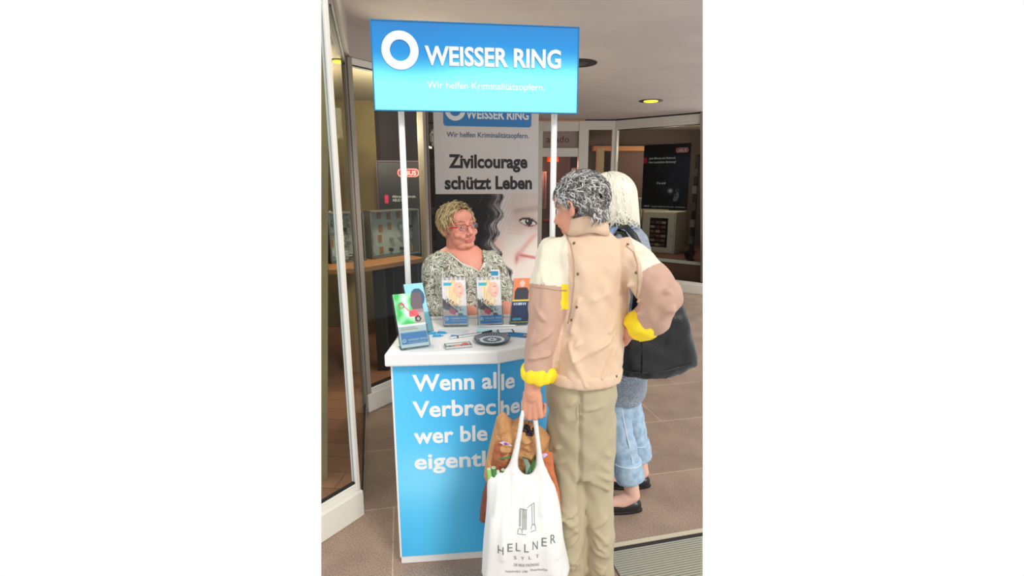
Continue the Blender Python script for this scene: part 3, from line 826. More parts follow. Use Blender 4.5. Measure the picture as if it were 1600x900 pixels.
# ------------------------------------------------------------------ the man from behind in the beige jacket
MY = 1.68
mroot = at(908, 620, Y=MY); mroot.z = 0
man = thing('person', 'person seen from behind in beige jacket with yellow cuffs, carrying a white bag', 'person', mroot)
inv = Matrix.Translation(-mroot)
HM = Matrix.Translation(at(905, 323, Y=1.655)) @ Matrix.Rotation(R(50), 4, 'Z') @ Matrix.Rotation(R(-14), 4, 'X') @ Matrix.Scale(.85, 4)
shL, elL, wrL = at(862, 402, Y=1.66), at(846, 505, Y=1.61), at(832, 612, Y=1.572)
shR, elR, wrR = at(984, 398, Y=1.64), at(1043, 470, Y=1.50), at(984, 519, Y=1.60)
neck = at(918, 372, Y=1.665)
mb = MB(); head(mb, HM)
mb.cap(HM @ Vector((0, -.020, -.05)), neck, .045, .050)
tor = [(372, 896, 940, .05), (385, 876, 968, .075), (410, 868, 984, .095), (460, 868, 980, .11), (520, 866, 968, .115), (560, 864, 960, .105), (600, 866, 952, .09)]
secs = [((at((a+b)/2, y, Y=1.675)), (b-a)*.00105, dd, R(12)) for y, a, b, dd in tor]
mb.loft(secs)
mb.chain([shL, elL, wrL], [.046, .038, .026]); mb.chain([shR, elR, wrR], [.046, .038, .026])
hipL, hipR = at(882, 660, Y=1.68), at(934, 660, Y=1.69)
knL, knR = at(886, 765, Y=1.67), at(934, 765, Y=1.68)
anL, anR = at(893, 893, Y=1.67), at(935, 896, Y=1.685)
mb.chain([hipL, knL, anL], [.048, .042, .034]); mb.chain([hipR, knR, anR], [.048, .042, .034])
mb.ell(at(908, 632, Y=1.68), (.085, .065, .07))
for a in (anL, anR): mb.chain([a, Vector((a.x, a.y + .03, .05)), Vector((a.x - .01, a.y + .14, .035))], [.034, .036, .028])
hd_ = at(833, 598, Y=1.583)
HL = basis(wrL + Vector((0, 0, -.005)), (.02, .04, -1), (-.35, -.93, 0))
fist = [(1.15, 1.35, .7), (1.2, 1.35, .7), (1.2, 1.4, .7), (1.2, 1.4, .7)]
hand(mb, HL, fist, thumb=((.024, .024, -.010), (.036, .05, -.030), (.030, .074, -.048), (.014, .086, -.054)), s=.98)
HR = basis(wrR, (-.6, .75, -.25), (.5, .3, .8))
hand(mb, HR, [(.3, .35, .2)]*4, s=.95)
me = fuse(mb, .0034, 2)
def lipfn(M):
    I = M.inverted()
    def f(c, n):
        q = I @ c
        return 1 if (q.x/.025)**2 + ((q.z + .073)/.0095)**2 < 1 and .07 < q.y else 0
    return f
body_o = mesh_obj('body', me, [skin_m, lip], man, mroot)
paint_faces(me, lipfn(inv @ HM))
eyes(inv @ HM, man)
# jacket: torso and sleeves are one garment
jk_tan = mat('jacket_tan', (216, 186, 158), .75, bump=.1, bump_scale=700); jk_cream = mat('jacket_cream', (228, 218, 196), .75, bump=.1, bump_scale=700)
jk_mauve = mat('jacket_rose_beige', (190, 154, 134), .75, bump=.1, bump_scale=700); jk_yel = mat('yellow_lining', (246, 214, 30), .7, bump=.15, bump_scale=500)
mb = MB()
tor = [(362, 893, 944, .062), (370, 882, 956, .075), (380, 872, 970, .088), (394, 864, 984, .100), (420, 860, 987, .115), (460, 859, 984, .125), (500, 857, 979, .13), (550, 853, 972, .135), (590, 850, 969, .135), (606, 850, 967, .13)]
def on_back(px_, py_, dd):
    p = at(px_, py_, Y=1.675); p.z = at(px_, py_, Y=1.675 - dd*.9).z; return p
secs = [(on_back((a+b)/2, y, dd), (b-a)*.00107, dd, R(12)) for y, a, b, dd in tor]
mb.loft(secs, power=2.3)
slL = [at(866, 398, Y=1.665), at(860, 440, Y=1.64), at(853, 500, Y=1.61), at(847, 550, Y=1.595), at(842, 580, Y=1.585)]
mb.chain(slL, [.062, .062, .060, .054, .050])
slR = [at(976, 398, Y=1.655), at(1008, 430, Y=1.58), at(1038, 464, Y=1.515), at(1022, 494, Y=1.545), at(1006, 508, Y=1.575)]
mb.chain(slR, [.062, .065, .060, .056, .050])
me = fuse(mb, .0042, 8)
def d_seg(c, p, q):
    d = q-p; t = max(0, min(1, (c-p).dot(d)/d.length_squared)); return (c-(p+d*t)).length, t
def sleeve_t(c, chain):
    best = (9, 0)
    for i in range(len(chain)-1):
        d, t = d_seg(c, chain[i], chain[i+1])
        if d < best[0]: best = (d, i + t)
    return best
mid = at(925, 480, Y=1.675)
folds_j = [(at(900, 560, Y=1.55), at(965, 525, Y=1.55), .012, .008), (at(892, 520, Y=1.55), at(905, 470, Y=1.55), .010, .006), (at(915, 600, Y=1.55), at(890, 540, Y=1.55), .012, .007),
           (at(930, 470, Y=1.54), at(985, 445, Y=1.55), .011, .006), (at(880, 560, Y=1.53), at(905, 535, Y=1.55), .010, .006), (at(940, 590, Y=1.55), at(960, 545, Y=1.56), .010, .006),
           (at(985, 480, Y=1.56), at(955, 520, Y=1.55), .010, .007), (at(826, 470, Y=1.58), at(850, 500, Y=1.55), .009, .006), (at(830, 540, Y=1.55), at(868, 515, Y=1.54), .010, .007),
           (at(830, 560, Y=1.55), at(866, 552, Y=1.54), .008, .006), (at(1000, 470, Y=1.53), at(1045, 455, Y=1.46), .010, .007), (at(1005, 490, Y=1.52), at(1052, 482, Y=1.46), .010, .008),
           (at(840, 400, Y=1.6), at(850, 440, Y=1.58), .010, .005), (at(862, 395, Y=1.58), at(870, 440, Y=1.57), .010, .005)]
def jfold(c, n):
    a = fold(c, Vector((.35, 0, 1)), .05, .011, 1, 3.5) + fold(c, Vector((-.6, 0, 1)), .032, .006, 2, 3)
    for p, q, w, h in folds_j: a += 2.3*ridge(c, p, q, w*.8, h)
    return a
displace(me, jfold)
seamL = lambda z: at(884, 400, Y=1.56).x
def jpaint(c, n):
    dl, tl = sleeve_t(c, slL); dr, tr = sleeve_t(c, slR)
    # seam of the back panel, a slanted line on each side of the back
    zl = c.z
    xl = np.interp(zl, [1.0, 1.16, 1.28, 1.40, 1.47], [.13, .178, .178, .172, .150]); xr = np.interp(zl, [1.0, 1.16, 1.28, 1.40, 1.47], [.40, .385, .395, .375, .33])
    if c.x < xl and dl < .085:
        if n.y < .3 and 1.155 < c.z < 1.235 and c.x > xl - .022: return 3
        return 1 if tl < 1.12 else 2
    if c.x > xr - .0 and dr < .09:
        if tr < .75 and c.z < 1.30 and c.x < xr + .03: return 3
        return 1 if tr < 1.15 else 2
    return 0
paint_faces(me, jpaint)
jacket = mesh_obj('jacket', me, [jk_tan, jk_cream, jk_mauve, jk_yel], man, mroot)
# hem band, collar, rolled cuffs
mb = MB()
hs = [(on_back(908, 588, .14), .128, .138, R(12)), (on_back(908, 592, .14), .133, .143, R(12)), (on_back(907, 606, .14), .132, .142, R(12)), (on_back(907, 609, .14), .126, .136, R(12))]
mb.loft(hs, power=2.3, n=40); me = fuse(mb, .006, 2)
displace(me, lambda c, n: fold(c, Vector((0, 0, 1)), .022, .003, 4, 2))
hem = mesh_obj('hem_band', me, [jk_tan], man, mroot)
mb = MB()
cA, cB = at(918, 364, Y=1.665), at(916, 338, Y=1.655)
rings = []
for t, r in ((0, .074), (.35, .070), (.75, .067), (1, .066), (1.0, .061), (.5, .060), (0, .060)):
    c = cA.lerp(cB, t); rings.append((c, r))
ring_v = []
for c, r in rings:
    ring_v.append([mb.bm.verts.new(c + Vector((r*math.cos(a), r*1.05*math.sin(a), .006*math.sin(3*a) - .012*(math.sin(a) > .3)))) for a in (2*math.pi*k/32 for k in range(32))])
for a, b in zip(ring_v, ring_v[1:] + ring_v[:1]):
    for k in range(32): mb.bm.faces.new((a[k], a[(k+1) % 32], b[(k+1) % 32], b[k]))
o = mb.build('collar', jk_tan, man, smooth=True); o.data.transform(inv)
displace(o.data, lambda c, n: fold(c, Vector((1, 0, 0)), .03, .005, 6, 3))
def cuff(p, q, r, nm, seed):
    mb = MB(); p, q = Vector(p), Vector(q)
    n_ = 5; pts = [p.lerp(q, k/(n_-1)) for k in range(n_)]
    mb.tube(pts, [r*.92, r*1.08, r*1.1, r*1.06, r*.93], 24, cap=True)
    me = fuse(mb, .0045, 2)
    displace(me, lambda c, n: fold(c, q-p, .028, .010, seed, 2.0) + fold(c, (q-p).orthogonal(), .03, .004, seed+3, 3))
    return mesh_obj('rolled_cuff', me, [jk_yel], man, mroot)
cuff(at(843, 570, Y=1.588), at(839, 594, Y=1.583), .054, 'l', 11)
cuff(at(1020, 500, Y=1.55), at(990, 514, Y=1.59), .050, 'r', 14)
brass = mat('snap_metal', (120, 100, 84), .35, .8)
for px_, py_ in ((903, 428), (901, 480), (893, 500), (994, 426), (897, 380), (981, 382), (869, 608), (891, 609), (963, 588)):
    # press studs sit on the cloth: shoot a ray from the camera side onto the garment
    o_ = jacket if py_ < 590 else hem
    src = Vector((0, 0, CAM_H)) - mroot; dr_ = (at(px_, py_, Y=2) - Vector((0, 0, CAM_H))).normalized()
    hit, loc, nrm, _ = o_.ray_cast(src, dr_)
    if hit: MB().ell(loc, (.0045, .0045, .0045), None, 10).build('press_stud', brass, man, smooth=True)
for pl in (((884, 366), (892, 382), (897, 408), (897, 445), (893, 480), (886, 512)), ((978, 384), (990, 394), (996, 412), (997, 440), (994, 470)), ((831, 447), (850, 450), (870, 453), (890, 454))):
    pts = []
    for (xa, ya), (xb, yb) in zip(pl, pl[1:]):
        for k in range(5):
            x, y = xa + (xb-xa)*k/5, ya + (yb-ya)*k/5
            hit, loc, nrm, _ = jacket.ray_cast(Vector((0, 0, CAM_H)) - mroot, (at(x, y, Y=2) - Vector((0, 0, CAM_H))).normalized())
            if hit: pts.append(loc)
    if len(pts) > 3: MB().tube(pts, .0022, 6).build('seam', mat('jacket_seam', (176, 150, 126), .8), man, smooth=True)
# trousers
kh = mat('khaki_cotton', (176, 164, 134), .8, bump=.12, bump_scale=500)
mb = MB()
tr = [(596, 853, 961, .118), (625, 852, 962, .122), (650, 854, 961, .114), (680, 858, 957, .100), (715, 864, 951, .082), (752, 872, 945, .062)]
mb.loft([((on_back((a+b)/2, y, dd)), (b-a)*.00110, dd, R(10)) for y, a, b, dd in tr], power=2.2)
lgL = [at(880, 655, Y=1.675), at(885, 745, Y=1.675), at(889, 820, Y=1.66), at(893, 893, Y=1.665)]
lgR = [at(934, 655, Y=1.685), at(932, 745, Y=1.685), at(935, 820, Y=1.68), at(937, 898, Y=1.68)]
mb.chain(lgL, [.066, .062, .056, .052]); mb.chain(lgR, [.066, .062, .056, .053])
me = fuse(mb, .006, 8)
fl = []
rndf = random.Random(5)
for ch, sg in ((lgL, 1), (lgR, -1)):
    for k in range(15):
        t = rndf.uniform(.15, 2.8); i = int(t); c = ch[i].lerp(ch[i+1], t-i) + Vector((0, -.055, 0)); s_ = rndf.choice((-1, 1)); l = rndf.uniform(.02, .05)
        fl.append((c + Vector((-.045*s_, 0, l)), c + Vector((.04*s_, 0, -l*.8)), rndf.uniform(.006, .010), rndf.uniform(.004, .007)))
for px0, py0, px1, py1 in ((862, 655, 900, 625), (870, 680, 905, 650), (912, 690, 945, 650), (915, 640, 960, 632), (908, 665, 912, 760)): fl.append((at(px0, py0, Y=1.56), at(px1, py1, Y=1.56), .008, .006))
cen = [at(x, y, Y=1.56) for x, y in ((906, 636), (907, 690), (909, 770), (911, 800))]
def tfold(c, n):
    if n.y < .3 and c.y < 1.68:
        cc = -.012*math.exp(-((c.x - np.interp(-c.z, [-p.z for p in cen], [p.x for p in cen]))/.007)**2) * sm(.30, .36, c.z)
    else: cc = 0
    return cc + tfold_(c, n)
def tfold_(c, n):
    a = fold(c, Vector((.5, 0, 1)), .05, .009, 8, 3) + fold(c, Vector((-.7, 0, 1)), .035, .005, 9, 3)
    for p, q, w, h in fl:
        if abs(c.z - p.z) < .15: a += 1.4*ridge(c, p, q, w, h)
    return a
displace(me, tfold)
mesh_obj('trousers', me, [kh], man, mroot)
MB().tube([at(905, 632, Y=1.548) - mroot, at(906, 660, Y=1.548) - mroot], .002, 6).build('back_seam', mat('khaki_seam', (140, 128, 102), .8), man)
shoe_b = mat('beige_shoe', (206, 192, 164), .6); sole_b = mat('cream_sole', (226, 220, 204), .6)
def shoe(a, yaw, L, w, mat_u, mat_s, parent, root, low=False):
    d = Vector((-math.sin(yaw), math.cos(yaw), 0))
    heel = Vector((a.x, a.y, 0)) - d*.045
    mb = MB()
    if low: mb.chain([heel + d*.035 + Vector((0, 0, .035)), heel + d*.12 + Vector((0, 0, .025)), heel + d*(L-.04) + Vector((0, 0, .022))], [.034, .036, .026])
    else: mb.chain([heel + d*.045 + Vector((0, 0, .06)), heel + d*.13 + Vector((0, 0, .045)), heel + d*(L-.05) + Vector((0, 0, .034))], [.040, .043, .032])
    me = fuse(mb, .006, 3)
    up = mesh_obj('shoe', me, [mat_u], parent, root)
    s = MB(); poly = []
    for k in range(24):
        t = 2*math.pi*k/24; y = .5 + .5*math.sin(t); ww = w*(.82 + .3*y - .22*y*y); poly.append((ww*math.cos(t), (L+.01)*y - .005))
    s.prism(poly, 0, .016, bev=.004, M=Matrix.Translation(heel - root) @ Matrix.Rotation(yaw, 4, 'Z'))
    s.build('sole', mat_s, up)
shoe(anL, R(12), .27, .043, shoe_b, sole_b, man, mroot); shoe(anR, R(-4), .27, .043, shoe_b, sole_b, man, mroot)
# curly grey hair
greys = [mat('hair_grey_%s' % k, c, .45) for k, c in (('dark', (92, 88, 86)), ('mid', (142, 138, 135)), ('light', (200, 198, 195)))]
MH = inv @ HM
def man_scalp(p): return not (p.y > .045 and p.z < .075) and p.z > -.055 + max(0, p.y)*1.1 and not (p.y > .0 and p.z < .02 + .4*p.y) and not (abs(p.x) > .06 and -.03 < p.y < .02 and p.z < .03)
capb = MB(); capb.ell((0, -.019, .038), (.078, .098, .082)); capb.ell((0, -.055, -.008), (.065, .056, .058))
me = fuse(capb, .004, 2); me.transform(MH)
bm = bmesh.new(); bm.from_mesh(me); I = MH.inverted()
bmesh.ops.delete(bm, geom=[f for f in bm.faces if not man_scalp((I @ f.calc_center_median()) * 1.0)], context='FACES'); bm.to_mesh(me); bm.free()
hair = mesh_obj('hair', me, [greys[0]], man)
def pick_man(rnd):
    p, n = skull_point(rnd, man_scalp)
    d = Vector((p.x*4, -.3 - .2*rnd.random(), -.8 + p.z*3)) + Vector((rnd.gauss(0, .5), rnd.gauss(0, .5), rnd.gauss(0, .4)))
    return p*1.0, n, d
def wrapman(q, t):
    c = Vector((0, -.018, .034)); v = q - c; k = math.sqrt((v.x/.080)**2 + (v.y/.100)**2 + (v.z/.086)**2)
    tgt = 1.06 + .05*t
    return c + v/k*max(min(k, tgt+.06), tgt-.02)
strands(MH, 950, pick_man, .05, .0031, greys, hair, 'curls', curl=.006, waves=1.3, seed=3, flow=wrapman, segs=9)
def pick_nape(rnd):
    x = rnd.uniform(-.06, .06); p = Vector((x, -.105 + 3*x*x + .01, rnd.uniform(-.05, .0))); return p, Vector((x*6, -1, -.2)), Vector((rnd.gauss(0, .4), 0, -1))
strands(MH, 160, pick_nape, .035, .0028, greys, hair, 'nape_curls', curl=.005, waves=1.2, seed=8, segs=8)
# ------------------------------------------------------------------ the woman behind the counter
def scroll_cloth():
    m = bpy.data.materials.new('scroll_print_cloth'); m.use_nodes = True; nt = m.node_tree; b = nt.nodes['Principled BSDF']
    tc = nt.nodes.new('ShaderNodeTexCoord')
    n = nt.nodes.new('ShaderNodeTexNoise'); n.inputs['Scale'].default_value = 20; n.inputs['Detail'].default_value = .6; n.inputs['Distortion'].default_value = 1.6
    nt.links.new(tc.outputs['Object'], n.inputs['Vector'])
    r = nt.nodes.new('ShaderNodeValToRGB'); cr = r.color_ramp; cr.interpolation = 'CONSTANT'
    g, w = (*lin((120, 112, 98)), 1), (*lin((214, 216, 200)), 1)
    cr.elements[0].position = 0; cr.elements[0].color = g
    cr.elements[1].position = .36; cr.elements[1].color = w
    for p, c in ((.42, g), (.47, w), (.515, g), (.56, w), (.62, g), (.68, w)):
        e = cr.elements.new(p); e.color = c
    nt.links.new(n.outputs['Fac'], r.inputs['Fac']); nt.links.new(r.outputs['Color'], b.inputs['Base Color'])
    b.inputs['Roughness'].default_value = .8; return m
WY = 2.62
wroot = at(722, 450, Y=WY); wroot.z = 0
wom = thing('person', 'person with short blonde hair and red glasses in patterned blouse behind the counter', 'person', wroot)
winv = Matrix.Translation(-wroot)
HW = Matrix.Translation(at(716, 354, Y=2.60)) @ Matrix.Rotation(R(-143), 4, 'Z') @ Matrix.Rotation(R(5), 4, 'X') @ Matrix.Rotation(R(7), 4, 'Y') @ Matrix.Scale(.97, 4)
def wz(y, Y=2.5): return at(700, y, Y=Y).z
mb = MB(); head(mb, HW, 1.14, True)
h = MB(); h.ell((0, .038, -.098), (.050, .042, .030)); h.ell((-.045, .030, -.06), (.022, .035, .035)); h.ell((.045, .030, -.06), (.022, .035, .035)); add_mesh(mb, h, HW)
nk = at(719, 394, Y=2.625)
mb.cap(HW @ Vector((0, -.02, -.05)), nk, .060, .072)
wt = [(386, 698, 746, .06), (394, 686, 754, .085), (404, 676, 765, .105), (420, 670, 772, .125), (445, 670, 778, .145), (480, 674, 782, .155), (515, 674, 786, .155), (560, 676, 786, .15)]
wc = lambda a, b, y, dd: Vector((at((a+b)/2, y, Y=WY).x, WY, at(700, y, Y=WY - dd*.8).z))
mb.loft([(wc(a, b, y, dd), (b-a)*.00163, dd, R(-8)) for y, a, b, dd in wt])
hipc = Vector((wroot.x, WY, .66))
mb.ell(hipc, (.17, .14, .16))
for s in (-1, 1): mb.chain([Vector((wroot.x + s*.085, WY, .62)), Vector((wroot.x + s*.09, WY - .01, .36)), Vector((wroot.x + s*.09, WY + .02, .07)), Vector((wroot.x + s*.1, WY - .12, .04))], [.085, .062, .045, .04])
s1, e1, w1 = at(682, 418, Y=2.60), at(676, 484, Y=2.58), at(737, 487, Y=2.40)
s2, e2, w2 = at(766, 412, Y=2.63), at(792, 464, Y=2.56), at(792, 486, Y=2.40)
mb.chain([s1, e1, w1], [.060, .046, .030]); mb.chain([s2, e2, w2], [.058, .045, .030])
relax = [(.35, .4, .25), (.4, .4, .25), (.4, .45, .25), (.45, .45, .3)]
hand(mb, basis(w1, (.75, -.62, -.14), (.1, -.1, 1)), relax, s=.95)
hand(mb, basis(w2, (-.55, -.8, -.18), (0, -.1, 1)) @ Matrix.Scale(-1, 4, (1, 0, 0)), relax, s=.95)
me = fuse(mb, .0032, 5)
wbody = mesh_obj('body', me, [skin_w, lip], wom, wroot)
paint_faces(me, lipfn(winv @ HW))
MWH = winv @ HW
eyes(MWH, wom, .25)
# teeth of the smile and eyebrows
# blouse
cl = scroll_cloth()
mb = MB()
mb.loft([(wc(a, b, y, dd), (b-a)*.00163 + .012, dd + .014, R(-8)) for y, a, b, dd in wt[1:]] + [(Vector((wroot.x, WY, .60)), .205, .17, 0), (Vector((wroot.x, WY, .55)), .20, .165, 0)])
mb.chain([s1, e1, e1.lerp(w1, .62)], [.073, .062, .056]); mb.chain([s2, e2, e2.lerp(w2, .45)], [.070, .060, .053])
me = fuse(mb, .007, 4)
displace(me, lambda c, n: fold(c, Vector((.2, 0, 1)), .06, .010, 21, 3) + fold(c, Vector((-.6, 0, 1)), .04, .005, 22, 3))
neckline = [at(x, y, Y=2.5) for x, y in ((688, 372), (691, 384), (700, 393), (711, 402), (722, 411), (738, 417), (749, 425), (755, 414), (754, 402), (750, 390), (746, 380), (744, 366))]
def in_poly(x, y, P):
    c = False
    for i in range(len(P)):
        (x1, y1), (x2, y2) = P[i], P[i-1]
        if (y1 > y) != (y2 > y) and x < (x2-x1)*(y-y1)/(y2-y1) + x1: c = not c
    return c
NP = [(p.x, p.z) for p in neckline]
bm = bmesh.new(); bm.from_mesh(me)
bmesh.ops.delete(bm, geom=[f for f in bm.faces if f.calc_center_median().y < WY + .03 and in_poly(f.calc_center_median().x, f.calc_center_median().z, NP)], context='FACES')
bmesh.ops.delete(bm, geom=[f for f in bm.faces if f.calc_center_median().z > nk.z + .012], context='FACES')
bm.to_mesh(me); bm.free()
blouse = mesh_obj('blouse', me, [cl], wom, wroot)
sol = blouse.modifiers.new('thickness', 'SOLIDIFY'); sol.thickness = .003
trim_pts = []
for x, y in ((691, 383), (700, 393), (711, 402), (722, 411), (738, 417), (749, 424), (755, 413), (754, 401), (750, 389)):
    src = Vector((0, 0, CAM_H)) - wroot; dr_ = (at(x, y + 1.2, Y=2) - Vector((0, 0, CAM_H))).normalized()
    for ob in (blouse, wbody):
        hit, loc, nrm, _ = ob.ray_cast(src, dr_)
        if hit and loc.y < .1: trim_pts.append(loc - Vector((0, .002, 0))); break
if len(trim_pts) > 2: MB().tube(trim_pts, .004, 8).build('neck_trim', mat('pale_trim', (216, 218, 204), .8), wom, smooth=True)
# trousers under the counter
mb = MB(); mb.ell(hipc + Vector((0, 0, -.02)), (.185, .155, .15))
for s in (-1, 1): mb.chain([Vector((wroot.x + s*.085, WY, .60)), Vector((wroot.x + s*.09, WY - .01, .36)), Vector((wroot.x + s*.09, WY + .02, .10))], [.098, .076, .062])
mesh_obj('trousers', fuse(mb, .008, 3), [mat('dark_trousers', (48, 46, 52), .8)], wom, wroot)
for s in (-1, 1): shoe(Vector((wroot.x + s*.09, WY + .02, .07)), R(180), .26, .043, mat('black_leather', (30, 27, 29), .35), mat('black_sole', (24, 22, 23), .6), wom, wroot)
# glasses (local to the head)
red = mat('red_plastic', (206, 24, 44), .3); lens = glass_mat('lens_glass', (240, 238, 240), .05)
gl = MB().tube([MWH @ Vector(v) for v in ((-.012, .108, .002), (0, .111, .005), (.012, .108, .002))], .0022, 8).build('glasses', red, wom)
for s in (-1, 1):
    P = []
    for k in range(21):
        a = 2*math.pi*k/20
        x = .034 + .0225*math.copysign(abs(math.cos(a))**.6, math.cos(a)); z = -.003 + .0135*math.copysign(abs(math.sin(a))**.7, math.sin(a))
        P.append(MWH @ Vector((s*x, .112 - .45*max(0, x-.012)**1.4*2, z)))
    MB().tube(P, .0011, 6).build('lens_rim', mat('dark_rim', (120, 40, 52), .35), gl)
    q = MB(); vs = [q.bm.verts.new(p) for p in P[:-1]]; q.bm.faces.new(vs); lo = q.build('lens', lens, gl); sm_ = lo.modifiers.new('t', 'SOLIDIFY'); sm_.thickness = .001
    MB().tube([MWH @ Vector(v) for v in ((s*.058, .090, .004), (s*.074, .055, .004), (s*.083, .0, .004), (s*.080, -.028, -.010))], [.003, .0036, .003, .002], 8).build('temple', red, gl)
# hair
blond = [mat('hair_blond_%s' % k, c, .45) for k, c in (('light', (226, 208, 158)), ('gold', (196, 168, 112)), ('ash', (150, 124, 86)), ('root', (96, 76, 58)))]
def w_scalp(p): return not (p.y > .042 and p.z < .092) and p.z > -.06 + max(0, p.y + .02)*1.6 and not (abs(p.x) > .055 and -.028 < p.y < .012 and p.z < .028) and not (p.y > .015 and p.z < .035)
capb = MB(); capb.ell((0, -.02, .040), (.080, .099, .084)); capb.ell((0, -.06, -.012), (.066, .056, .06))
me = fuse(capb, .004, 2); me.transform(MWH)
bm = bmesh.new(); bm.from_mesh(me); I = MWH.inverted()
bmesh.ops.delete(bm, geom=[f for f in bm.faces if not w_scalp(I @ f.calc_center_median())], context='FACES'); bm.to_mesh(me); bm.free()
whair = mesh_obj('hair', me, [blond[2]], wom)
def pick_w(rnd):
    p, n = skull_point(rnd, w_scalp)
    part_ = Vector((.02, -.01, .12)); d = (p - part_); d.z *= .9
    if p.y > .0 and p.z > .07: d = Vector((p.x*8 + .9, .45, -.15))           # fringe swept sideways
    return p, n, d + Vector((rnd.gauss(0, .025), rnd.gauss(0, .025), rnd.gauss(0, .02)))*(1 if d.length < .5 else 8)
def wrapw(q, t):
    c = Vector((0, -.018, .036)); v = q - c; k = math.sqrt((v.x/.080)**2 + (v.y/.098)**2 + (v.z/.086)**2)
    tgt = 1.05 + .09*math.sin(t*2.4)
    return c + v/k*max(min(k, tgt + .10), tgt - .03)
strands(MWH, 1100, pick_w, .07, .0022, blond[:3] + blond[:1], whair, 'locks', curl=.003, waves=.8, seed=5, flow=wrapw, segs=9)
def pick_roots(rnd):
    p, n = skull_point(rnd, lambda p: p.z > .085 and p.y < .03); return p, n, (p - Vector((.01, -.01, .12))) + Vector((rnd.gauss(0, .02), rnd.gauss(0, .02), 0))
strands(MWH, 120, pick_roots, .06, .0026, [blond[3], blond[2]], whair, 'dark_roots', curl=.003, waves=.8, seed=6, flow=lambda q, t: wrapw(q, t*.6), segs=8)
# brows
for s in (-1, 1):
    MB().tube([MWH @ Vector(v) for v in ((s*.014, .099, .025), (s*.032, .092, .031), (s*.052, .074, .026))], [.0018, .0022, .001], 6).build('eyebrow', blond[2], wom)
MB().tube([MWH @ Vector(v) for v in ((-.018, .0825, -.0725), (-.008, .0895, -.0745), (.008, .0895, -.0745), (.018, .0825, -.0725))], [.0015, .0032, .0032, .0015], 6).build('teeth', mat('teeth_white', (236, 230, 220), .3), wom, smooth=True)
# badge
src = Vector((0, 0, CAM_H)) - wroot
hit, loc, nrm, _ = blouse.ray_cast(src, (at(771, 428, Y=2) - Vector((0, 0, CAM_H))).normalized())
if hit:
    Mb = frame(loc + Vector((0, -.006, 0)), (1, .15, .05), (.1, -.97, .25)) @ Matrix.Rotation(R(-4), 4, 'Z')
    bd = MB().obox(Mb @ Vector((0, 0, 0)), (.062, .046, .004), Mb.to_3x3(), .001).build('name_badge', mat('badge_white', (238, 240, 240), .4), wom)
    MB().obox(Mb @ Vector((.002, .004, .0025)), (.044, .022, .002), Mb.to_3x3()).build('blue_field', mat('badge_blue', (44, 150, 190), .4), bd)

# ------------------------------------------------------------------ the white-haired woman beside the man
def melange():
    m = mat('grey_melange_knit', (176, 184, 196), .9, noise_scale=260, rgb2=(96, 104, 118), bump=.4, bump_scale=200); return m
FY = 2.30
froot = at(965, 700, Y=FY); froot.z = 0; froot.x = .50
fem = thing('person', 'person with white bobbed hair in grey knit tunic and rolled jeans, beside the man', 'person', froot)
finv = Matrix.Translation(-froot)
HF = Matrix.Translation(at(947, 316, Y=2.28)) @ Matrix.Rotation(R(62), 4, 'Z') @ Matrix.Rotation(R(-8), 4, 'X')
mb = MB(); head(mb, HF, .98)
fn = at(962, 366, Y=2.30)
mb.cap(HF @ Vector((0, -.03, -.05)), fn, .052, .058)
ft = [(366, 946, 984, .10), (380, 936, 1000, .14), (400, 928, 1008, .165), (450, 926, 1010, .17), (500, 926, 1008, .165), (560, 926, 1008, .165), (610, 930, 1006, .15)]
mb.loft([(at((a+b)/2, y, Y=FY), (b-a)*.0014, dd, R(-12)) for y, a, b, dd in ft])
fs1, fe1, fw1 = at(968, 388, Y=2.16), at(975, 470, Y=2.12), at(915, 498, Y=2.10)
fs2, fe2, fw2 = at(972, 388, Y=2.44), at(968, 466, Y=2.50), at(905, 494, Y=2.42)
mb.chain([fs1, fe1, fw1], [.045, .038, .026]); mb.chain([fs2, fe2, fw2], [.045, .038, .026])
hand(mb, basis(fw1, (-1, .1, -.1), (.1, -.5, .8)), relax, s=.88); hand(mb, basis(fw2, (-1, .0, -.1), (.1, .3, .9)) @ Matrix.Scale(-1, 4, (1, 0, 0)), relax, s=.88)
a1, a2 = Vector((.578, 2.20, .085)), Vector((.672, 2.40, .085))
k1, k2 = Vector((.50, 2.21, .46)), Vector((.58, 2.39, .46)); h1, h2 = Vector((.50, 2.21, .84)), Vector((.50, 2.39, .84))
mb.chain([h1, k1, a1], [.080, .052, .034]); mb.chain([h2, k2, a2], [.080, .052, .034])
for a in (a1, a2): mb.chain([a, a + Vector((-.05, 0, -.035)), a + Vector((-.15, 0, -.055))], [.035, .034, .022])
me = fuse(mb, .0042, 2)
mesh_obj('body', me, [skin_p, lip], fem, froot); paint_faces(me, lipfn(finv @ HF)); eyes(finv @ HF, fem)
knit = melange()
mb = MB()
ft2 = [(350, 950, 986, .085), (357, 942, 1002, .12), (368, 934, 1013, .155), (388, 926, 1018, .178), (450, 922, 1017, .185), (500, 922, 1016, .185), (560, 922, 1015, .185), (600, 924, 1013, .18), (614, 926, 1012, .178)]
mb.loft([(at((a+b)/2, y, Y=FY), (b-a)*.0014, dd, R(-12)) for y, a, b, dd in ft2])
mb.chain([fs1, fe1, fe1.lerp(fw1, .8)], [.060, .054, .044]); mb.chain([fs2, fe2, fe2.lerp(fw2, .8)], [.060, .054, .044])
me = fuse(mb, .0075, 4); displace(me, lambda c, n: fold(c, Vector((0, 0, 1)), .07, .010, 31, 3))
tunic = mesh_obj('knit_tunic', me, [knit], fem, froot)
jean = mat('light_denim', (172, 194, 212), .85, noise_scale=40, rgb2=(142, 168, 192), bump=.2, bump_scale=600); seam = mat('denim_seam', (206, 218, 226), .8)
mb = MB(); mb.ell(Vector((.50, 2.30, .84)), (.135, .17, .13))
g1, g2 = a1.lerp(k1, .30), a2.lerp(k2, .30)
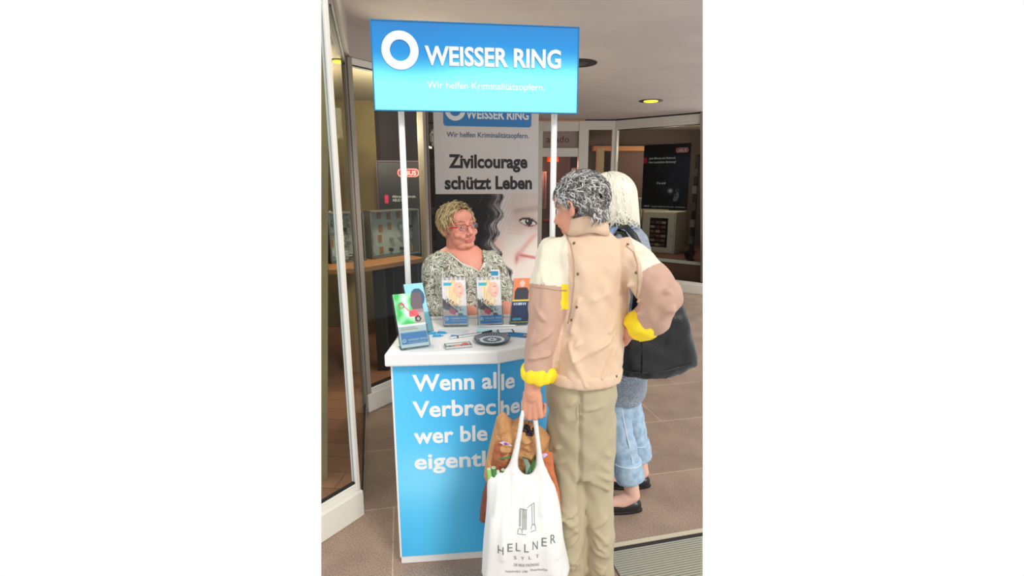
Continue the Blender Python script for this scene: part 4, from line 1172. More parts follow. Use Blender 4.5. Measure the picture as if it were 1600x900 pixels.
mb.chain([h1, k1 + Vector((-.005, 0, 0)), g1 + Vector((-.008, 0, .015))], [.086, .066, .060]); mb.chain([h2, k2, g2 + Vector((0, 0, .015))], [.086, .066, .060])
me = fuse(mb, .0065, 3); displace(me, lambda c, n: fold(c, Vector((.3, 0, 1)), .06, .010, 33, 2) + fold(c, Vector((1, 0, .5)), .035, .005, 34, 3))
jeans = mesh_obj('jeans', me, [jean], fem, froot)
for g, k in ((g1, k1), (g2, k2)):
    ax = (k - g).normalized(); q = MB(); q.tube([g + ax*.075, g + ax*.06, g + ax*.02, g + ax*(-.035)], [.0645, .069, .069, .066], 24)
    me = fuse(q, .0055, 2); displace(me, lambda c, n: fold(c, Vector((1, 0, 0)), .04, .005, 36, 2)); mesh_obj('rolled_hem', me, [jean], fem, froot)
    q = MB(); q.tube([g + ax*.066 + Vector((.0675*math.cos(t), .0675*math.sin(t), 0)) - froot for t in (2*math.pi*i/24 for i in range(25))], .0022, 6); q.build('hem_stitch', seam, fem)
# side seam shot onto the near leg
pts = []
for x, y in ((970, 632), (974, 655), (979, 680), (984, 700), (988, 722), (990, 736)):
    hit, loc, nrm, _ = jeans.ray_cast(Vector((0, 0, CAM_H)) - froot, (at(x, y, Y=2) - Vector((0, 0, CAM_H))).normalized())
    if hit: pts.append(loc + nrm*.001)
if len(pts) > 2: MB().tube(pts, .0025, 6).build('side_seam', seam, fem)
blk = mat('black_leather', (30, 27, 29), .35); bs = mat('black_sole', (24, 22, 23), .6)
for a in (a1, a2): shoe(Vector((a.x + .0, a.y, 0)), R(90), .25, .040, blk, bs, fem, froot, low=True)
# scarf
sc = mat('pale_blue_scarf', (156, 178, 212), .9, noise_scale=14, rgb2=(126, 150, 192), bump=.2, bump_scale=300)
mb = MB()
for k, (rz, rr, zz) in enumerate(((0, .068, .004), (.4, .074, -.018), (-.5, .070, -.036))):
    c = at(959, 352, Y=2.28) + Vector((0, 0, zz))
    mb.tube([c + Vector((rr*math.cos(t), rr*1.15*math.sin(t), .014*math.sin(t + rz*3) + .012*math.cos(2*t))) for t in (2*math.pi*i/28 for i in range(29))], .023, 12)
me = fuse(mb, .005, 2); displace(me, lambda c, n: fold(c, Vector((1, .6, .6)), .025, .012, 41, 4))
mesh_obj('scarf', me, [sc], fem, froot)
# hair: smooth bob
whites = [mat('hair_white_%s' % k, c, .5) for k, c in (('a', (232, 228, 208)), ('b', (214, 208, 186)), ('c', (238, 236, 222)))]
MF = finv @ HF
capb = MB(); capb.ell((0, -.02, .034), (.088, .108, .092)); capb.ell((0, -.05, -.03), (.084, .075, .075)); 
for s in (-1, 1): capb.ell((s*.066, .005, -.035), (.024, .055, .065))
me = fuse(capb, .0045, 3); me.transform(MF)
fhair = mesh_obj('hair', me, [whites[0]], fem)
bm = bmesh.new(); bm.from_mesh(me); I = MF.inverted()
bmesh.ops.delete(bm, geom=[f for f in bm.faces if (lambda p: p.y > .052 and p.z < .07 and abs(p.x) < .06)(I @ f.calc_center_median())], context='FACES'); bm.to_mesh(me); bm.free()
def pick_f(rnd):
    while True:
        v = Vector((rnd.gauss(0, 1), rnd.gauss(0, 1), rnd.gauss(0, 1))).normalized(); p = Vector((v.x*.086, v.y*.106 - .02, v.z*.09 + .036))
        if p.z > -.02 and not (p.y > .045 and p.z < .085): break
    return p, v, Vector((p.x*1.2, (p.y+.02)*1.2, -.1 + p.z*.3)) + Vector((rnd.gauss(0, .012), rnd.gauss(0, .012), 0))
def wrapf(q, t):
    c = Vector((0, -.025, .0)); v = q - c; rz_ = 1.0
    k = math.sqrt((v.x/.092)**2 + (v.y/.112)**2 + (max(0, v.z - .02)/.108)**2)
    return c + Vector((v.x/k, v.y/k, v.z if v.z < .02 else .02 + (v.z-.02)/k)) * 1.0 if k > 1e-6 else q
strands(MF, 1500, pick_f, .12, .0020, whites, fhair, 'locks', curl=.0015, waves=.5, seed=12, flow=wrapf, segs=10)
# ------------------------------------------------------------------ bags
from mathutils import geometry
def pillow(poly, front, back, res, reach, fn=None, power=.5):
    """closed cushion-like shell over an outline in the (x,z) plane; front(x,z)/back(x,z) give the y of the two faces' mid plane offset"""
    P = [Vector(p) for p in poly]; pts = []
    for i in range(len(P)):
        a, b = P[i], P[(i+1) % len(P)]; n = max(1, int((b-a).length/res))
        pts += [a.lerp(b, k/n) for k in range(n)]
    nb = len(pts); Q = [(p.x, p.y) for p in pts]
    x0, x1 = min(p[0] for p in Q), max(p[0] for p in Q); z0, z1 = min(p[1] for p in Q), max(p[1] for p in Q)
    def dist(x, z):
        v = Vector((x, z)); best = 9
        for i in range(len(P)):
            a, b = P[i], P[(i+1) % len(P)]; d = b-a; t = max(0, min(1, (v-a).dot(d)/max(d.length_squared, 1e-12))); best = min(best, (v-(a+d*t)).length)
        return best
    inn = []
    nx, nz = int((x1-x0)/res)+1, int((z1-z0)/res)+1
    for j in range(nz):
        for i in range(nx):
            x, z = x0 + (i + .5*(j % 2))*res, z0 + j*res
            if in_poly(x, z, Q):
                d = dist(x, z)
                if d > res*.55: inn.append((Vector((x, z)), d))
    v2, e2, f2, *_ = geometry.delaunay_2d_cdt(pts + [p for p, d in inn], [], [list(range(nb))], 1, 1e-6)
    bm = bmesh.new(); F, B = [], []
    for v in v2:
        d = dist(v.x, v.y); t = min(1, d/reach)
        if d < res*.3:
            q = bm.verts.new((v.x, 0, v.y)); F.append(q); B.append(q)
        else:
            k = (1-(1-t)**2)**power
            F.append(bm.verts.new((v.x, -front(v.x, v.y)*k, v.y))); B.append(bm.verts.new((v.x, back(v.x, v.y)*k, v.y)))
    for f in f2:
        if len({F[i] for i in f}) == len(f):
            try: bm.faces.new([F[i] for i in f])
            except ValueError: pass
            if any(F[i] is not B[i] for i in f):
                try: bm.faces.new([B[i] for i in f][::-1])
                except ValueError: pass
    bmesh.ops.recalc_face_normals(bm, faces=bm.faces[:])
    me = bpy.data.meshes.new('p'); bm.to_mesh(me); bm.free()
    for p in me.polygons: p.use_smooth = True
    if fn: displace(me, fn)
    return me
def outline(pxs, Y): return [(lambda p: (p.x, p.z))(at(x, y, Y=Y)) for x, y in pxs]
cotton = mat('white_cotton', (226, 226, 222), .85, bump=.15, bump_scale=700)
TY = 1.57
def chord_smooth(pts, n=2):
    for _ in range(n):
        q = []
        for i in range(len(pts)):
            a, b = Vector(pts[i]), Vector(pts[(i+1) % len(pts)]); q += [tuple(a.lerp(b, .25)), tuple(a.lerp(b, .75))]
        pts = q
    return pts
bag_o = [(761, 746), (770, 743), (781, 739), (790, 733), (797, 722), (802, 704), (808, 678), (813, 642), (820, 641), (817, 672), (812, 700), (809, 722), (810, 731), (815, 738), (822, 742), (830, 740), (836, 732), (838, 722), (838, 700), (835, 676), (831, 642), (839, 642), (843, 680), (847, 712), (852, 730), (862, 749), (870, 766), (875, 790), (880, 830), (886, 872), (889, 893), (882, 899), (868, 896), (850, 900), (820, 904), (780, 904), (752, 901), (754, 870), (758, 830), (761, 790)]
broot = at(818, 800, Y=TY)
tb = thing('tote_bag', 'white cotton tote bag with leeks, printed HELLNER, hanging from the man\'s hand', 'bag', broot)
poly = [(x - broot.x, z - broot.z) for x, z in outline(chord_smooth(bag_o, 1), TY)]
bf = [(at(780, 750, Y=TY) - broot, at(766, 890, Y=TY) - broot, .010, .007), (at(790, 745, Y=TY) - broot, at(786, 850, Y=TY) - broot, .009, .006), (at(803, 735, Y=TY) - broot, at(800, 800, Y=TY) - broot, .007, .006),
      (at(770, 800, Y=TY) - broot, at(762, 895, Y=TY) - broot, .008, .007), (at(850, 735, Y=TY) - broot, at(845, 790, Y=TY) - broot, .008, .006), (at(862, 760, Y=TY) - broot, at(868, 850, Y=TY) - broot, .010, .005), (at(822, 745, Y=TY) - broot, at(820, 790, Y=TY) - broot, .008, .004)]
def tote_depth(x, z):
    h = sm(.17, -.10, z); return .012 + .062*h
def tote_fold(c, n):
    a = fold(c, Vector((.1, 0, 1)), .045, .006*sm(.2, .0, c.z), 51, 4)
    for p, q, w, h in bf:
        a += ridge(Vector((c.x, 0, c.z)), Vector((p.x, 0, p.z)), Vector((q.x, 0, q.z)), w, h)
    return a if n.y < .2 else a*.5
me = pillow(poly, tote_depth, tote_depth, .0065, .07, tote_fold, .6)
cloth = mesh_obj('cloth_body', me, [cotton], tb)
def print_on(ob, root, rows, m, name, Y):
    """lettering laid onto the cloth: every vertex is pressed straight onto the front of the bag"""
    bm = bmesh.new()
    for st, xa, xb, yb, cap in rows:
        P, Q = at(xa, yb, Y=Y) - root, at(xb, yb, Y=Y) - root; s = (Q.x-P.x); me = text_mesh(st, .0)
        co = np.empty(len(me.vertices)*3); me.vertices.foreach_get('co', co); co = co.reshape(-1, 3); lo, hi = co.min(0), co.max(0)
        sx = s/(hi[0]-lo[0]); sz = cap*.0022/.73
        co = np.stack([P.x + (co[:, 0]-lo[0])*sx, co[:, 0]*0, P.z + co[:, 1]*sz], 1); me.vertices.foreach_set('co', co.ravel()); bm.from_mesh(me); bpy.data.meshes.remove(me)
    press(bm, ob); me = bpy.data.meshes.new(name); bm.to_mesh(me); bm.free(); me.materials.append(m); o = link(name, me, ob); return o
def press(bm, ob):
    for v in bm.verts:
        hit, loc, nrm, _ = ob.ray_cast(Vector((v.co.x, -1, v.co.z)), Vector((0, 1, 0)))
        v.co.y = (loc.y - .0015) if hit else -.06
ink = mat('grey_print', (110, 116, 114), .7)
hx_ = [('H', 778, 787, 860, 14), ('E', 793, 801, 857, 14), ('L', 806, 813, 856, 14), ('L', 819, 826, 857, 14), ('N', 832, 840, 854, 14), ('E', 846, 854, 850, 14), ('R', 860, 868, 847, 14)]
print_on(cloth, broot, hx_, ink, 'lettering', TY - .06)
print_on(cloth, broot, [('S', 803, 807, 869, 6), ('Y', 814, 819, 869, 6), ('L', 826, 830, 868, 6), ('T', 837, 842, 867, 6)], ink, 'lettering', TY - .06)
print_on(cloth, broot, [('DIE NEUE STRÖMUNG', 803, 842, 879.5, 5)], ink, 'lettering', TY - .06)
print_on(cloth, broot, [('Friedrichstraße 8 · 25980', 790, 824, 889, 4), ('Westerland/Sylt', 828, 855, 887, 4)], ink, 'lettering', TY - .06)
bm = bmesh.new()
def stroke(x0, y0, x1, y1, w=.0008):
    a, b = at(x0, y0, Y=TY - .06) - broot, at(x1, y1, Y=TY - .06) - broot; n = max(2, int((b-a).length/.004)); d = (b-a).normalized(); s_ = Vector((-d.z, 0, d.x))*w
    L = [(bm.verts.new(a.lerp(b, k/n) + s_), bm.verts.new(a.lerp(b, k/n) - s_)) for k in range(n+1)]
    for p, q in zip(L, L[1:]): bm.faces.new((p[0], q[0], q[1], p[1]))
for x in (812, 814, 817, 819, 821, 823): stroke(x, 799 + (x % 3), x - .6, 823 + (x % 2)*4)
for x in (831.5, 835): stroke(x, 796 - (x-831)*.7, x + .3, 822)
stroke(812, 800, 824, 801); stroke(824, 799, 835, 793); stroke(808, 832, 822, 833); stroke(829, 830, 838, 828)
for cx, cy in ((812.5, 828), (833.5, 824)):
    L = [(cx-3.5, cy+3), (cx-3.2, cy-1), (cx, cy-3.5), (cx+3.2, cy-1), (cx+3.5, cy+3)]
    for p, q in zip(L, L[1:]): stroke(*p, *q)
press(bm, cloth); me = bpy.data.meshes.new('beach_chair_emblem'); bm.to_mesh(me); bm.free(); me.materials.append(ink); link('beach_chair_emblem', me, cloth)
# leeks and leaves sticking out
leek_g = [mat('leek_light', (150, 196, 108), .6), mat('leek_dark', (66, 120, 66), .6), mat('leek_white', (214, 222, 196), .6), mat('leaf_grey_green', (140, 168, 146), .6)]
for k, (xa, ya, xb, yb, r, ci, lab) in enumerate(((764, 733, 769, 775, .008, 0, 'cut light green leek, leftmost in the white tote bag'), (771, 731, 775, 772, .0085, 1, 'cut dark green leek second from the left in the white tote bag'), (778, 736, 781, 772, .006, 2, 'pale leek stalk between two dark ones in the white tote bag'), (786, 734, 785, 770, .0075, 1, 'cut dark green leek nearest the left strap of the tote bag'))):
    a, b = at(xa, ya, Y=TY + .004), at(xb, yb, Y=TY + .004); t = thing('leek', lab, 'vegetable', b, 0, 'leeks in the tote bag')
    MB().tube([a - b, (a-b)*.5, Vector((0, 0, 0))], [r, r*1.02, r], 14).build('stalk', leek_g[ci], t, smooth=False)
    q = MB()
    for rr in (.8, .45):
        q.tube([(a-b) + Vector((r*rr*math.cos(u), r*rr*math.sin(u), .0008)) for u in (2*math.pi*i/16 for i in range(17))], .0009, 6)
    q.build('cut_layers', leek_g[2], t)
a, b = at(774, 718, Y=TY + .02), at(803, 713, Y=TY + .012)
t = thing('chive_stalk', 'single thin green stalk lying across the brown paper bag', 'vegetable', a)
MB().tube([Vector((0, 0, 0)), (b-a)*.5 + Vector((0, -.004, .002)), b-a], [.0008, .0034, .0028], 10, flat=.6).build('stalk', leek_g[1], t, smooth=True)
def blade(pts, w, nm, m, lab, cat):
    p0 = Vector(pts[-1]); t = thing(nm, lab, cat, p0, 0, 'leaf blades in the tote bag'); q = MB(); n = len(pts); L = []
    for k, p in enumerate(pts):
        f = k/(n-1); ww = w*math.sin(math.pi*min(1, .08 + .75*f)) ; L.append([Vector(p) - p0 + Vector((s*ww, abs(s)*-.004 + yy, 0)) for s, yy in ((-1, 0), (0, .003), (1, 0), (0, .006))])
    R_ = [[q.bm.verts.new(v) for v in r] for r in L]
    for u, v in zip(R_, R_[1:]):
        for i in range(4): q.bm.faces.new((u[i], u[(i+1) % 4], v[(i+1) % 4], v[i]))
    q.bm.faces.new(R_[0]); q.bm.faces.new(R_[-1][::-1]); q.build('blade', m, t, smooth=True)
blade([at(x, y, Y=TY + .012) for x, y in ((815, 714), (821, 717), (825, 726), (825, 740), (822, 756))], .009, 'leek_leaf', leek_g[3], 'broad grey green leaf curling out between the tote straps', 'leaf')
blade([at(x, y, Y=TY + .010) for x, y in ((836, 712), (833, 722), (829, 736), (825, 756))], .005, 'leek_leaf', leek_g[1], 'narrow dark green leaf rising beside the right tote strap', 'leaf')
blade([at(x, y, Y=TY + .008) for x, y in ((838, 716), (836, 726), (832, 738), (828, 756))], .004, 'leek_leaf', leek_g[0], 'narrow light green leaf touching the right tote strap', 'leaf')
# big crumpled paper bag behind the tote
kraft = mat('kraft_paper', (196, 148, 98), .8, noise_scale=9, rgb2=(182, 132, 84)); kraft_d = mat('brown_paper', (158, 92, 58), .8, noise_scale=8, rgb2=(144, 82, 52)); kraft_g = mat('kraft_shadow_side', (174, 138, 110), .8)
def crumple(seed, amp):
    def f(c, n):
        q = c/.06 + Vector((seed, seed*2, 0)); return ((abs(noise.noise(q)) - .25)*amp + (abs(noise.noise(q*2.1)) - .25)*amp*.6)*abs(n.y)**2
    return f
PY = 1.64
po = [(776, 651), (783, 645), (788, 644), (795, 652), (803, 657), (813, 651), (822, 658), (833, 660), (842, 664), (852, 672), (860, 682), (857, 700), (860, 712), (860, 745), (861, 768), (860, 800), (858, 880), (776, 884), (772, 780), (756, 744), (758, 725), (766, 690)]
proot = at(815, 800, Y=PY)
pb = thing('paper_bag', 'large crumpled tan paper bag held behind the white tote, full of groceries', 'bag', proot)
me = pillow([(x - proot.x, z - proot.z) for x, z in outline(po, PY)], lambda x, z: .045, lambda x, z: .05, .008, .05, crumple(3, .034), .6)
mesh_obj('bag_body', me, [kraft], pb)
for p in me.polygons: p.use_smooth = False
# brown inner bag with purple label, in the front of the paper bag
def inner_bag(po2, Y2, lab, seed, name='paper_bag', mt=kraft_d, tf=.02, tbk=.02):
    c = at(sum(p[0] for p in po2)/len(po2), max(p[1] for p in po2), Y=Y2)
    t = thing(name, lab, 'bag', c)
    me = pillow([(x - c.x, z - c.z) for x, z in outline(po2, Y2)], lambda x, z: tf, lambda x, z: tbk, .007, .03, crumple(seed, .016), .6)
    mesh_obj('bag_body', me, [mt], t)
    for p in me.polygons: p.use_smooth = False
    return t, c
t, c = inner_bag([(773, 692), (780, 688), (793, 690), (802, 695), (804, 720), (798, 760), (768, 760), (766, 730)], 1.60, 'reddish brown paper bag with a purple label inside the left of the tote', 9, tf=.012, tbk=.012)
q = MB()
P = [at(x, y, Y=1.584) - c for x, y in ((780, 692), (786, 690), (794, 692), (801, 697), (795, 697), (787, 695))]
def strip(nm, P, m, t, th=.002):
    q = MB(); f = [q.bm.verts.new(p) for p in P]; b = [q.bm.verts.new(p + Vector((0, th, 0))) for p in P]; n = len(P)
    q.bm.faces.new(f); q.bm.faces.new(b[::-1])
    for i in range(n): q.bm.faces.new((f[i], f[(i+1) % n], b[(i+1) % n], b[i]))
    return q.build(nm, m, t)
strip('label', P, mat('lilac_label', (206, 186, 220), .6), t)
strip('label_mark', [at(x, y, Y=1.582) - c for x, y in ((787, 693), (790, 692), (794, 694), (790, 696))], mat('purple_mark', (128, 70, 160), .6), t)
t, c = inner_bag([(842, 706), (852, 705), (863, 707), (866, 735), (874, 765), (877, 800), (850, 800), (846, 745)], 1.597, 'orange brown paper bag inside the tote beside the man\'s trouser leg', 12, mt=mat('orange_brown_paper', (192, 108, 66), .8), tf=.010, tbk=.010)
strip('label', [at(x, y, Y=1.584) - c for x, y in ((847, 710), (853, 708), (856, 711), (849, 716))], mat('lilac_label', (206, 186, 220)), t)
t, c = inner_bag([(762, 745), (790, 740), (792, 800), (780, 816), (749, 815), (750, 796), (754, 770)], 1.72, 'dark brown paper bag hanging lowest, behind the left edge of the tote', 15, mt=mat('dark_brown_paper', (126, 70, 50), .8), tf=.03, tbk=.03)
# grapes in the mouth of the paper bag: a bunch hanging together
gp = at(825, 672, Y=1.61)
t = thing('grape_bunch', 'bunch of dark grapes in the mouth of the tan paper bag below the hand', 'fruit', gp)
rg = random.Random(2); gm = mat('grape_black', (36, 24, 38), .25)
for k in range(34):
    x, y = rg.uniform(-.024, .026), rg.uniform(-.014, .012)
    MB().ell(Vector((x, rg.uniform(-.014, .012), y - abs(x)*.2)), .0062, None, 10).build('grape', gm, t, smooth=True)
MB().tube([(0, 0, .018), (.004, .01, .03)], .0016, 6).build('stem', mat('grape_stem', (90, 70, 50), .7), t)
# black leather handbag on the white-haired woman's shoulder
HY = 1.98
hr = at(1026, 585, Y=HY)
hb = thing('handbag', 'black leather shoulder bag hanging from the white-haired person behind the bent elbow', 'bag', hr)
ho = [(966, 520), (975, 505), (1000, 490), (1030, 482), (1062, 476), (1070, 482), (1076, 495), (1083, 530), (1089, 562), (1088, 572), (1070, 579), (1045, 586), (1016, 591), (990, 591), (970, 588), (966, 575)]
def hfold(c, n):
    a = fold(c, Vector((1, 0, -.6)), .06, .012, 61, 2.5) + fold(c, Vector((.2, 0, 1)), .03, .004, 62, 3)
    return a
me = pillow([(x - hr.x, z - hr.z) for x, z in outline(chord_smooth(ho, 1), HY)], lambda x, z: .06, lambda x, z: .06, .008, .05, hfold, .55)
leather = mat('handbag_leather', (20, 19, 22), .42, spec=.45, bump=.25, bump_scale=220)
mesh_obj('bag_body', me, [leather], hb)
for a_, b_ in ((0, 0),):
    pts = [at(x, y, Y=Y_) - hr for x, y, Y_ in ((962, 366, 2.18), (968, 355, 2.12), (978, 354, 2.08), (991, 368, 2.05), (1001, 388, 2.04), (1010, 410, 2.03), (1020, 450, 2.02), (1030, 486, 2.02))]
    MB().tube(pts, .013, 12, flat=.35).build('strap', leather, hb, smooth=True)
    pts = [at(x, y, Y=Y_) - hr for x, y, Y_ in ((958, 370, 2.20), (965, 361, 2.13), (974, 364, 2.08), (985, 384, 2.06), (992, 402, 2.05), (996, 440, 2.05), (990, 495, 2.05))]
    MB().tube(pts, .012, 12, flat=.35).build('strap', leather, hb, smooth=True)
sp_ = [at(x, y, Y=1.917) - hr for x, y in ((1002, 498), (1003, 530), (1004, 560), (1003, 588))]
MB().tube(sp_, .0025, 8).build('piping', leather, hb, smooth=True)
sp_ = [at(x, y, Y=1.922) - hr for x, y in ((970, 580), (1003, 583), (1040, 580), (1080, 568))]
MB().tube(sp_, .0035, 8).build('base_piping', leather, hb, smooth=True)
# ------------------------------------------------------------------ lamps, mat, shop contents
def downlight(c, r, lab, grp, lit=True, lamp=0):
    t = thing('ceiling_light', lab, 'lamp', c, 0, grp)
    MB().lathe([(r*.80, -.004), (r, -.004), (r*1.02, -.001), (r*1.02, 0), (r*.80, 0)], 36).build('bezel_ring', mat('dark_bezel', (36, 30, 30), .4), t, smooth=False)
    MB().lathe([(.001, -.0015), (r*.8, -.0015), (r*.8, 0), (.001, 0)], 36).build('reflector', mat('dark_reflector', (58, 50, 48), .4), t)
    if lit: MB().ell((0, 0, -.006), (r*.62, r*.62, .012), None, 20).build('bulb', mat('yellow_lamp', (255, 226, 60), .4, emit=1.6), t, smooth=True)
    else: MB().ell((0, 0, -.004), (r*.5, r*.5, .008), None, 20).build('bulb', mat('unlit_lamp', (70, 64, 62), .3), t, smooth=True)
    if lamp:
        d = bpy.data.lights.new('lamp_light', 'POINT'); d.energy = lamp; d.color = (1, .86, .62); d.shadow_soft_size = .1
        o = bpy.data.objects.new('lamp_light', d); COL.objects.link(o); o.parent = t; o.location = (0, 0, -.4)
    return t
downlight(at(1017, 157.5, Z=CEIL), .135, 'lit round yellow downlight in the passage ceiling above the right shop window', None)
downlight(at(903, 98.5, Z=CEIL), .15, 'unlit dark round downlight in the ceiling, half hidden by the blue header sign', None, lit=False)
mb = MB(); mb.prism([tuple(NL), tuple(N0), tuple(C0), tuple(B0), tuple(D0), (D0.x, 9.4), (-5, 9.4), (-5, NL.y)], HEAD + .05, HEAD + .07); mb.clip(ENDS); struct(mb.build('ceiling', mat('shop_ceiling', (150, 138, 118), .8)))
SHC = HEAD + .05
p = at(533, 170, Z=SHC); downlight(p, .06, 'yellow shop lamp behind the glass at the left edge', 'shop lamps', lamp=22)
downlight(Vector((-1.15, 3.62, SHC)), .06, 'added unseen lamp brightening the laminate floor by the left window', 'shop lamps', lamp=16)  # extra lamp, added to lift the floor behind the near pane
p = at(640, 252, Z=SHC)
downlight(Vector((-.62, 4.75, SHC)), .035, 'yellow shop lamp inside above the dark display board', 'shop lamps', lamp=18)
downlight(Vector((-.95, 3.95, SHC)), .05, 'added unseen lamp brightening the lock display cases', 'shop lamps', lamp=28)  # no visible fitting: added to whiten the sample boards
# ribbed entrance mat
e0, e1 = at(958, 852, Z=0), at(1098, 828, Z=0); d = (e1 - e0); d.z = 0; d.normalize(); nn = Vector((d.y, -d.x, 0))
mt = thing('entrance_mat', 'grey ribbed metal entrance mat set in the paving at the lower right', 'mat', e0)
def quad(a0, a1, b0, b1, z0, z1):
    P = [d*a0 + nn*b0, d*a1 + nn*b0, d*a1 + nn*b1, d*a0 + nn*b1]; return [(p.x, p.y) for p in P], z0, z1
PL = [(c - e0, n) for c, n in ENDS]
A0, A1, BW_ = -.05, 1.2, .62
def mpart(nm, items, m):
    q = MB()
    for it in items: q.prism(*it)
    q.clip(PL); q.build(nm, m, mt)
mpart('edge_strip', [quad(A0, A1, .0, .022, 0, .010)], mat('brass_edge', (196, 184, 160), .5))
mpart('rubber_gap', [quad(A0, A1, .022, .042, 0, .006)], mat('mat_black', (40, 36, 34), .7))
mpart('mat_base', [quad(A0, A1, .042, BW_, 0, .005)], mat('mat_base_grey', (112, 108, 98), .7))
mpart('ribs', [quad(A0, A1, .048 + .0125*k, .0545 + .0125*k, .004, .010) for k in range(45)], mat('mat_rib', (176, 174, 158), .45, .3))
# things behind the left panes
wood = mat('table_wood', (176, 120, 72), .45, noise_scale=6, rgb2=(160, 106, 62)); tan = mat('tan_wood', (188, 150, 98), .6)
tp = [(-2.1, 3.52), (-1.32, 3.74), (-1.14, 3.82), (-.74, 4.36), (-1.10, 4.66), (-2.1, 4.3)]
tb0 = Vector((-1.3, 4.1, .03)); tbl = thing('display_table', 'brown wooden shop table behind the left window under the lock display cases', 'table', tb0)
q = MB().prism([(x - tb0.x, y - tb0.y) for x, y in tp], .85, .89, bev=.004); q.clip([(c - tb0 - n*.05, n) for c, n in ENDS]); q.build('table_top', wood, tbl)
for k, (x, y, w, m) in enumerate(((-1.28, 3.98, .08, tan), (-.86, 4.36, .05, mat('dark_leg', (40, 34, 34), .6)), (-1.12, 4.55, .05, mat('dark_leg', (40, 34, 34))), (-1.06, 4.02, .045, mat('dark_leg', (40, 34, 34))))):
    MB().box(x - w - tb0.x, x + w - tb0.x, y - .03 - tb0.y, y + .03 - tb0.y, 0, .85, bev=.004).build('leg', m, tbl)
def display_case(a, b, h, lab, seed):
    """upright sample board in a frame, facing the street, foot on the table from a to b"""
    a, b = Vector(a), Vector(b); L = (b - a).length; t = thing('lock_display_case', lab, 'display case', a, math.atan2(b.y - a.y, b.x - a.x), None)
    MB().box(0, L, .0, .012, 0, h).build('back_board', mat('board_white', (232, 228, 216), .6), t)
    fr = mat('case_frame', (112, 110, 106), .4, .3); fd = mat('case_dark', (34, 30, 32), .5)
    for x in (0, L - .014): MB().box(x, x + .014, -.09, .012, 0, h, bev=.002).build('frame_post', fr, t)
    MB().box(0, L, -.09, .012, h - .014, h, bev=.002).build('frame_rail', fr, t); MB().box(0, L, -.09, .012, 0, .014, bev=.002).build('frame_rail', fr, t)
    r = random.Random(seed); m1 = mat('lock_steel', (176, 176, 172), .3, .6); m2 = mat('lock_white', (226, 224, 218), .4); m3 = mat('lock_card', (214, 140, 84), .6); m4 = mat('lock_black', (40, 38, 40), .4)
    for i in range(5):
        for j in range(4):
            x = .05 + (L - .1)*i/4 + r.uniform(-.01, .01); z = .05 + (h - .1)*j/3 + r.uniform(-.01, .01); k = r.randrange(4)
            if k == 0: q = MB().box(x-.017, x+.017, -.03, 0, z-.026, z+.026, bev=.004); q.tube([(x + .013*math.cos(u), -.015, z + .026 + .022*math.sin(u)) for u in (math.pi*s/8 for s in range(9))], .004, 8); q.build('padlock', m1, t)
            elif k == 1: q = MB().box(x-.016, x+.016, -.028, 0, z-.040, z+.040, bev=.005); q.tube([(x, -.028, z), (x, -.05, z), (x+.035, -.05, z)], .006, 8); q.build('door_handle_sample', m2, t)
            elif k == 2: MB().box(x-.018, x+.018, -.006, 0, z-.03, z+.03).build('price_card', m3, t)
            else: q = MB().tube([(x, 0, z), (x, -.03, z)], .016, 16); q.box(x-.004, x+.004, -.034, -.029, z-.009, z+.009); q.build('lock_cylinder', m1 if j % 2 else m4, t)
    g = MB().box(.014, L - .014, -.088, -.085, .014, h - .014).build('glass_front', glass_mat('case_glass', (240, 244, 244), .01), t)
TZ = .92
a, b = at(572, 404, Z=TZ), at(647, 394, Z=TZ); a.z = b.z = TZ
display_case(a, b, .40, 'framed glass display case of locks on the table, right one next to the counter pole', 4)
a, b = at(511, 410.5, Z=TZ), at(565, 405, Z=TZ); a.z = b.z = TZ
display_case(a, b, .40, 'framed glass display case of locks on the table, left one at the picture edge', 9)
# dark display board with red logo
blackb = mat('board_black', (30, 24, 28), .4); redl = mat('logo_red', (196, 30, 60), .4); pink = mat('pink_tab', (214, 36, 92), .5); wl = mat('poster_white', (226, 222, 222), .5)
def rrect(w, h, r, n=6):
    P = []
    for cx, cy, a0 in ((w/2-r, h/2-r, 0), (-w/2+r, h/2-r, 90), (-w/2+r, -h/2+r, 180), (w/2-r, -h/2+r, 270)): P += [(cx + r*math.cos(R(a0 + 90*k/n)), cy + r*math.sin(R(a0 + 90*k/n))) for k in range(n+1)]
    return P
def logo(M, w, h, parent, lift):
    MB().prism(rrect(w, h, h*.45), lift, lift + .002, M=M).build('logo_field', redl, parent)
    q = MB(); o, i = rrect(w*.95, h*.88, h*.4), rrect(w*.89, h*.76, h*.34); V = [[q.bm.verts.new(M @ Vector((x, y, z))) for x, y in s] for s, z in ((i, lift+.002), (i, lift+.003), (o, lift+.003), (o, lift+.002))]; n = len(o)
    for A, B in zip(V, V[1:] + V[:1]):
        for k in range(n): q.bm.faces.new((A[k], A[(k+1) % n], B[(k+1) % n], B[k]))
    q.build('logo_outline', wl, parent)
    text([('ABUS', -w*.36, w*.36, -h*.25, h*.5)], M, wl, parent, 'logo_lettering', bold=.03, lift=lift + .002)
Y1 = 5.0
p0, p1, p2 = at(597, 400, Y=Y1), at(663, 400, Y=Y1 + .1), at(597, 253, Y=Y1)
bd = thing('display_board', 'dark free-standing display board with red logo behind the left display case', 'display board', (p0.x, p0.y, .03))
xd = Vector((p1.x - p0.x, p1.y - p0.y, 0)); BWd = xd.length; Mx = frame((0, 0, 0), xd, (xd.y, -xd.x, 0)); hB = p2.z - .03
q = MB(); q.obox(Mx @ Vector((BWd/2, hB/2, -.01)), (BWd, hB, .02), Mx.to_3x3(), .003); q.build('panel', blackb, bd)
for x in (-.008, BWd + .008): q = MB(); q.obox(Mx @ Vector((x, hB/2, -.01)), (.016, hB, .03), Mx.to_3x3(), .003); q.build('edge_profile', mat('plum_profile', (84, 56, 72), .4), bd)
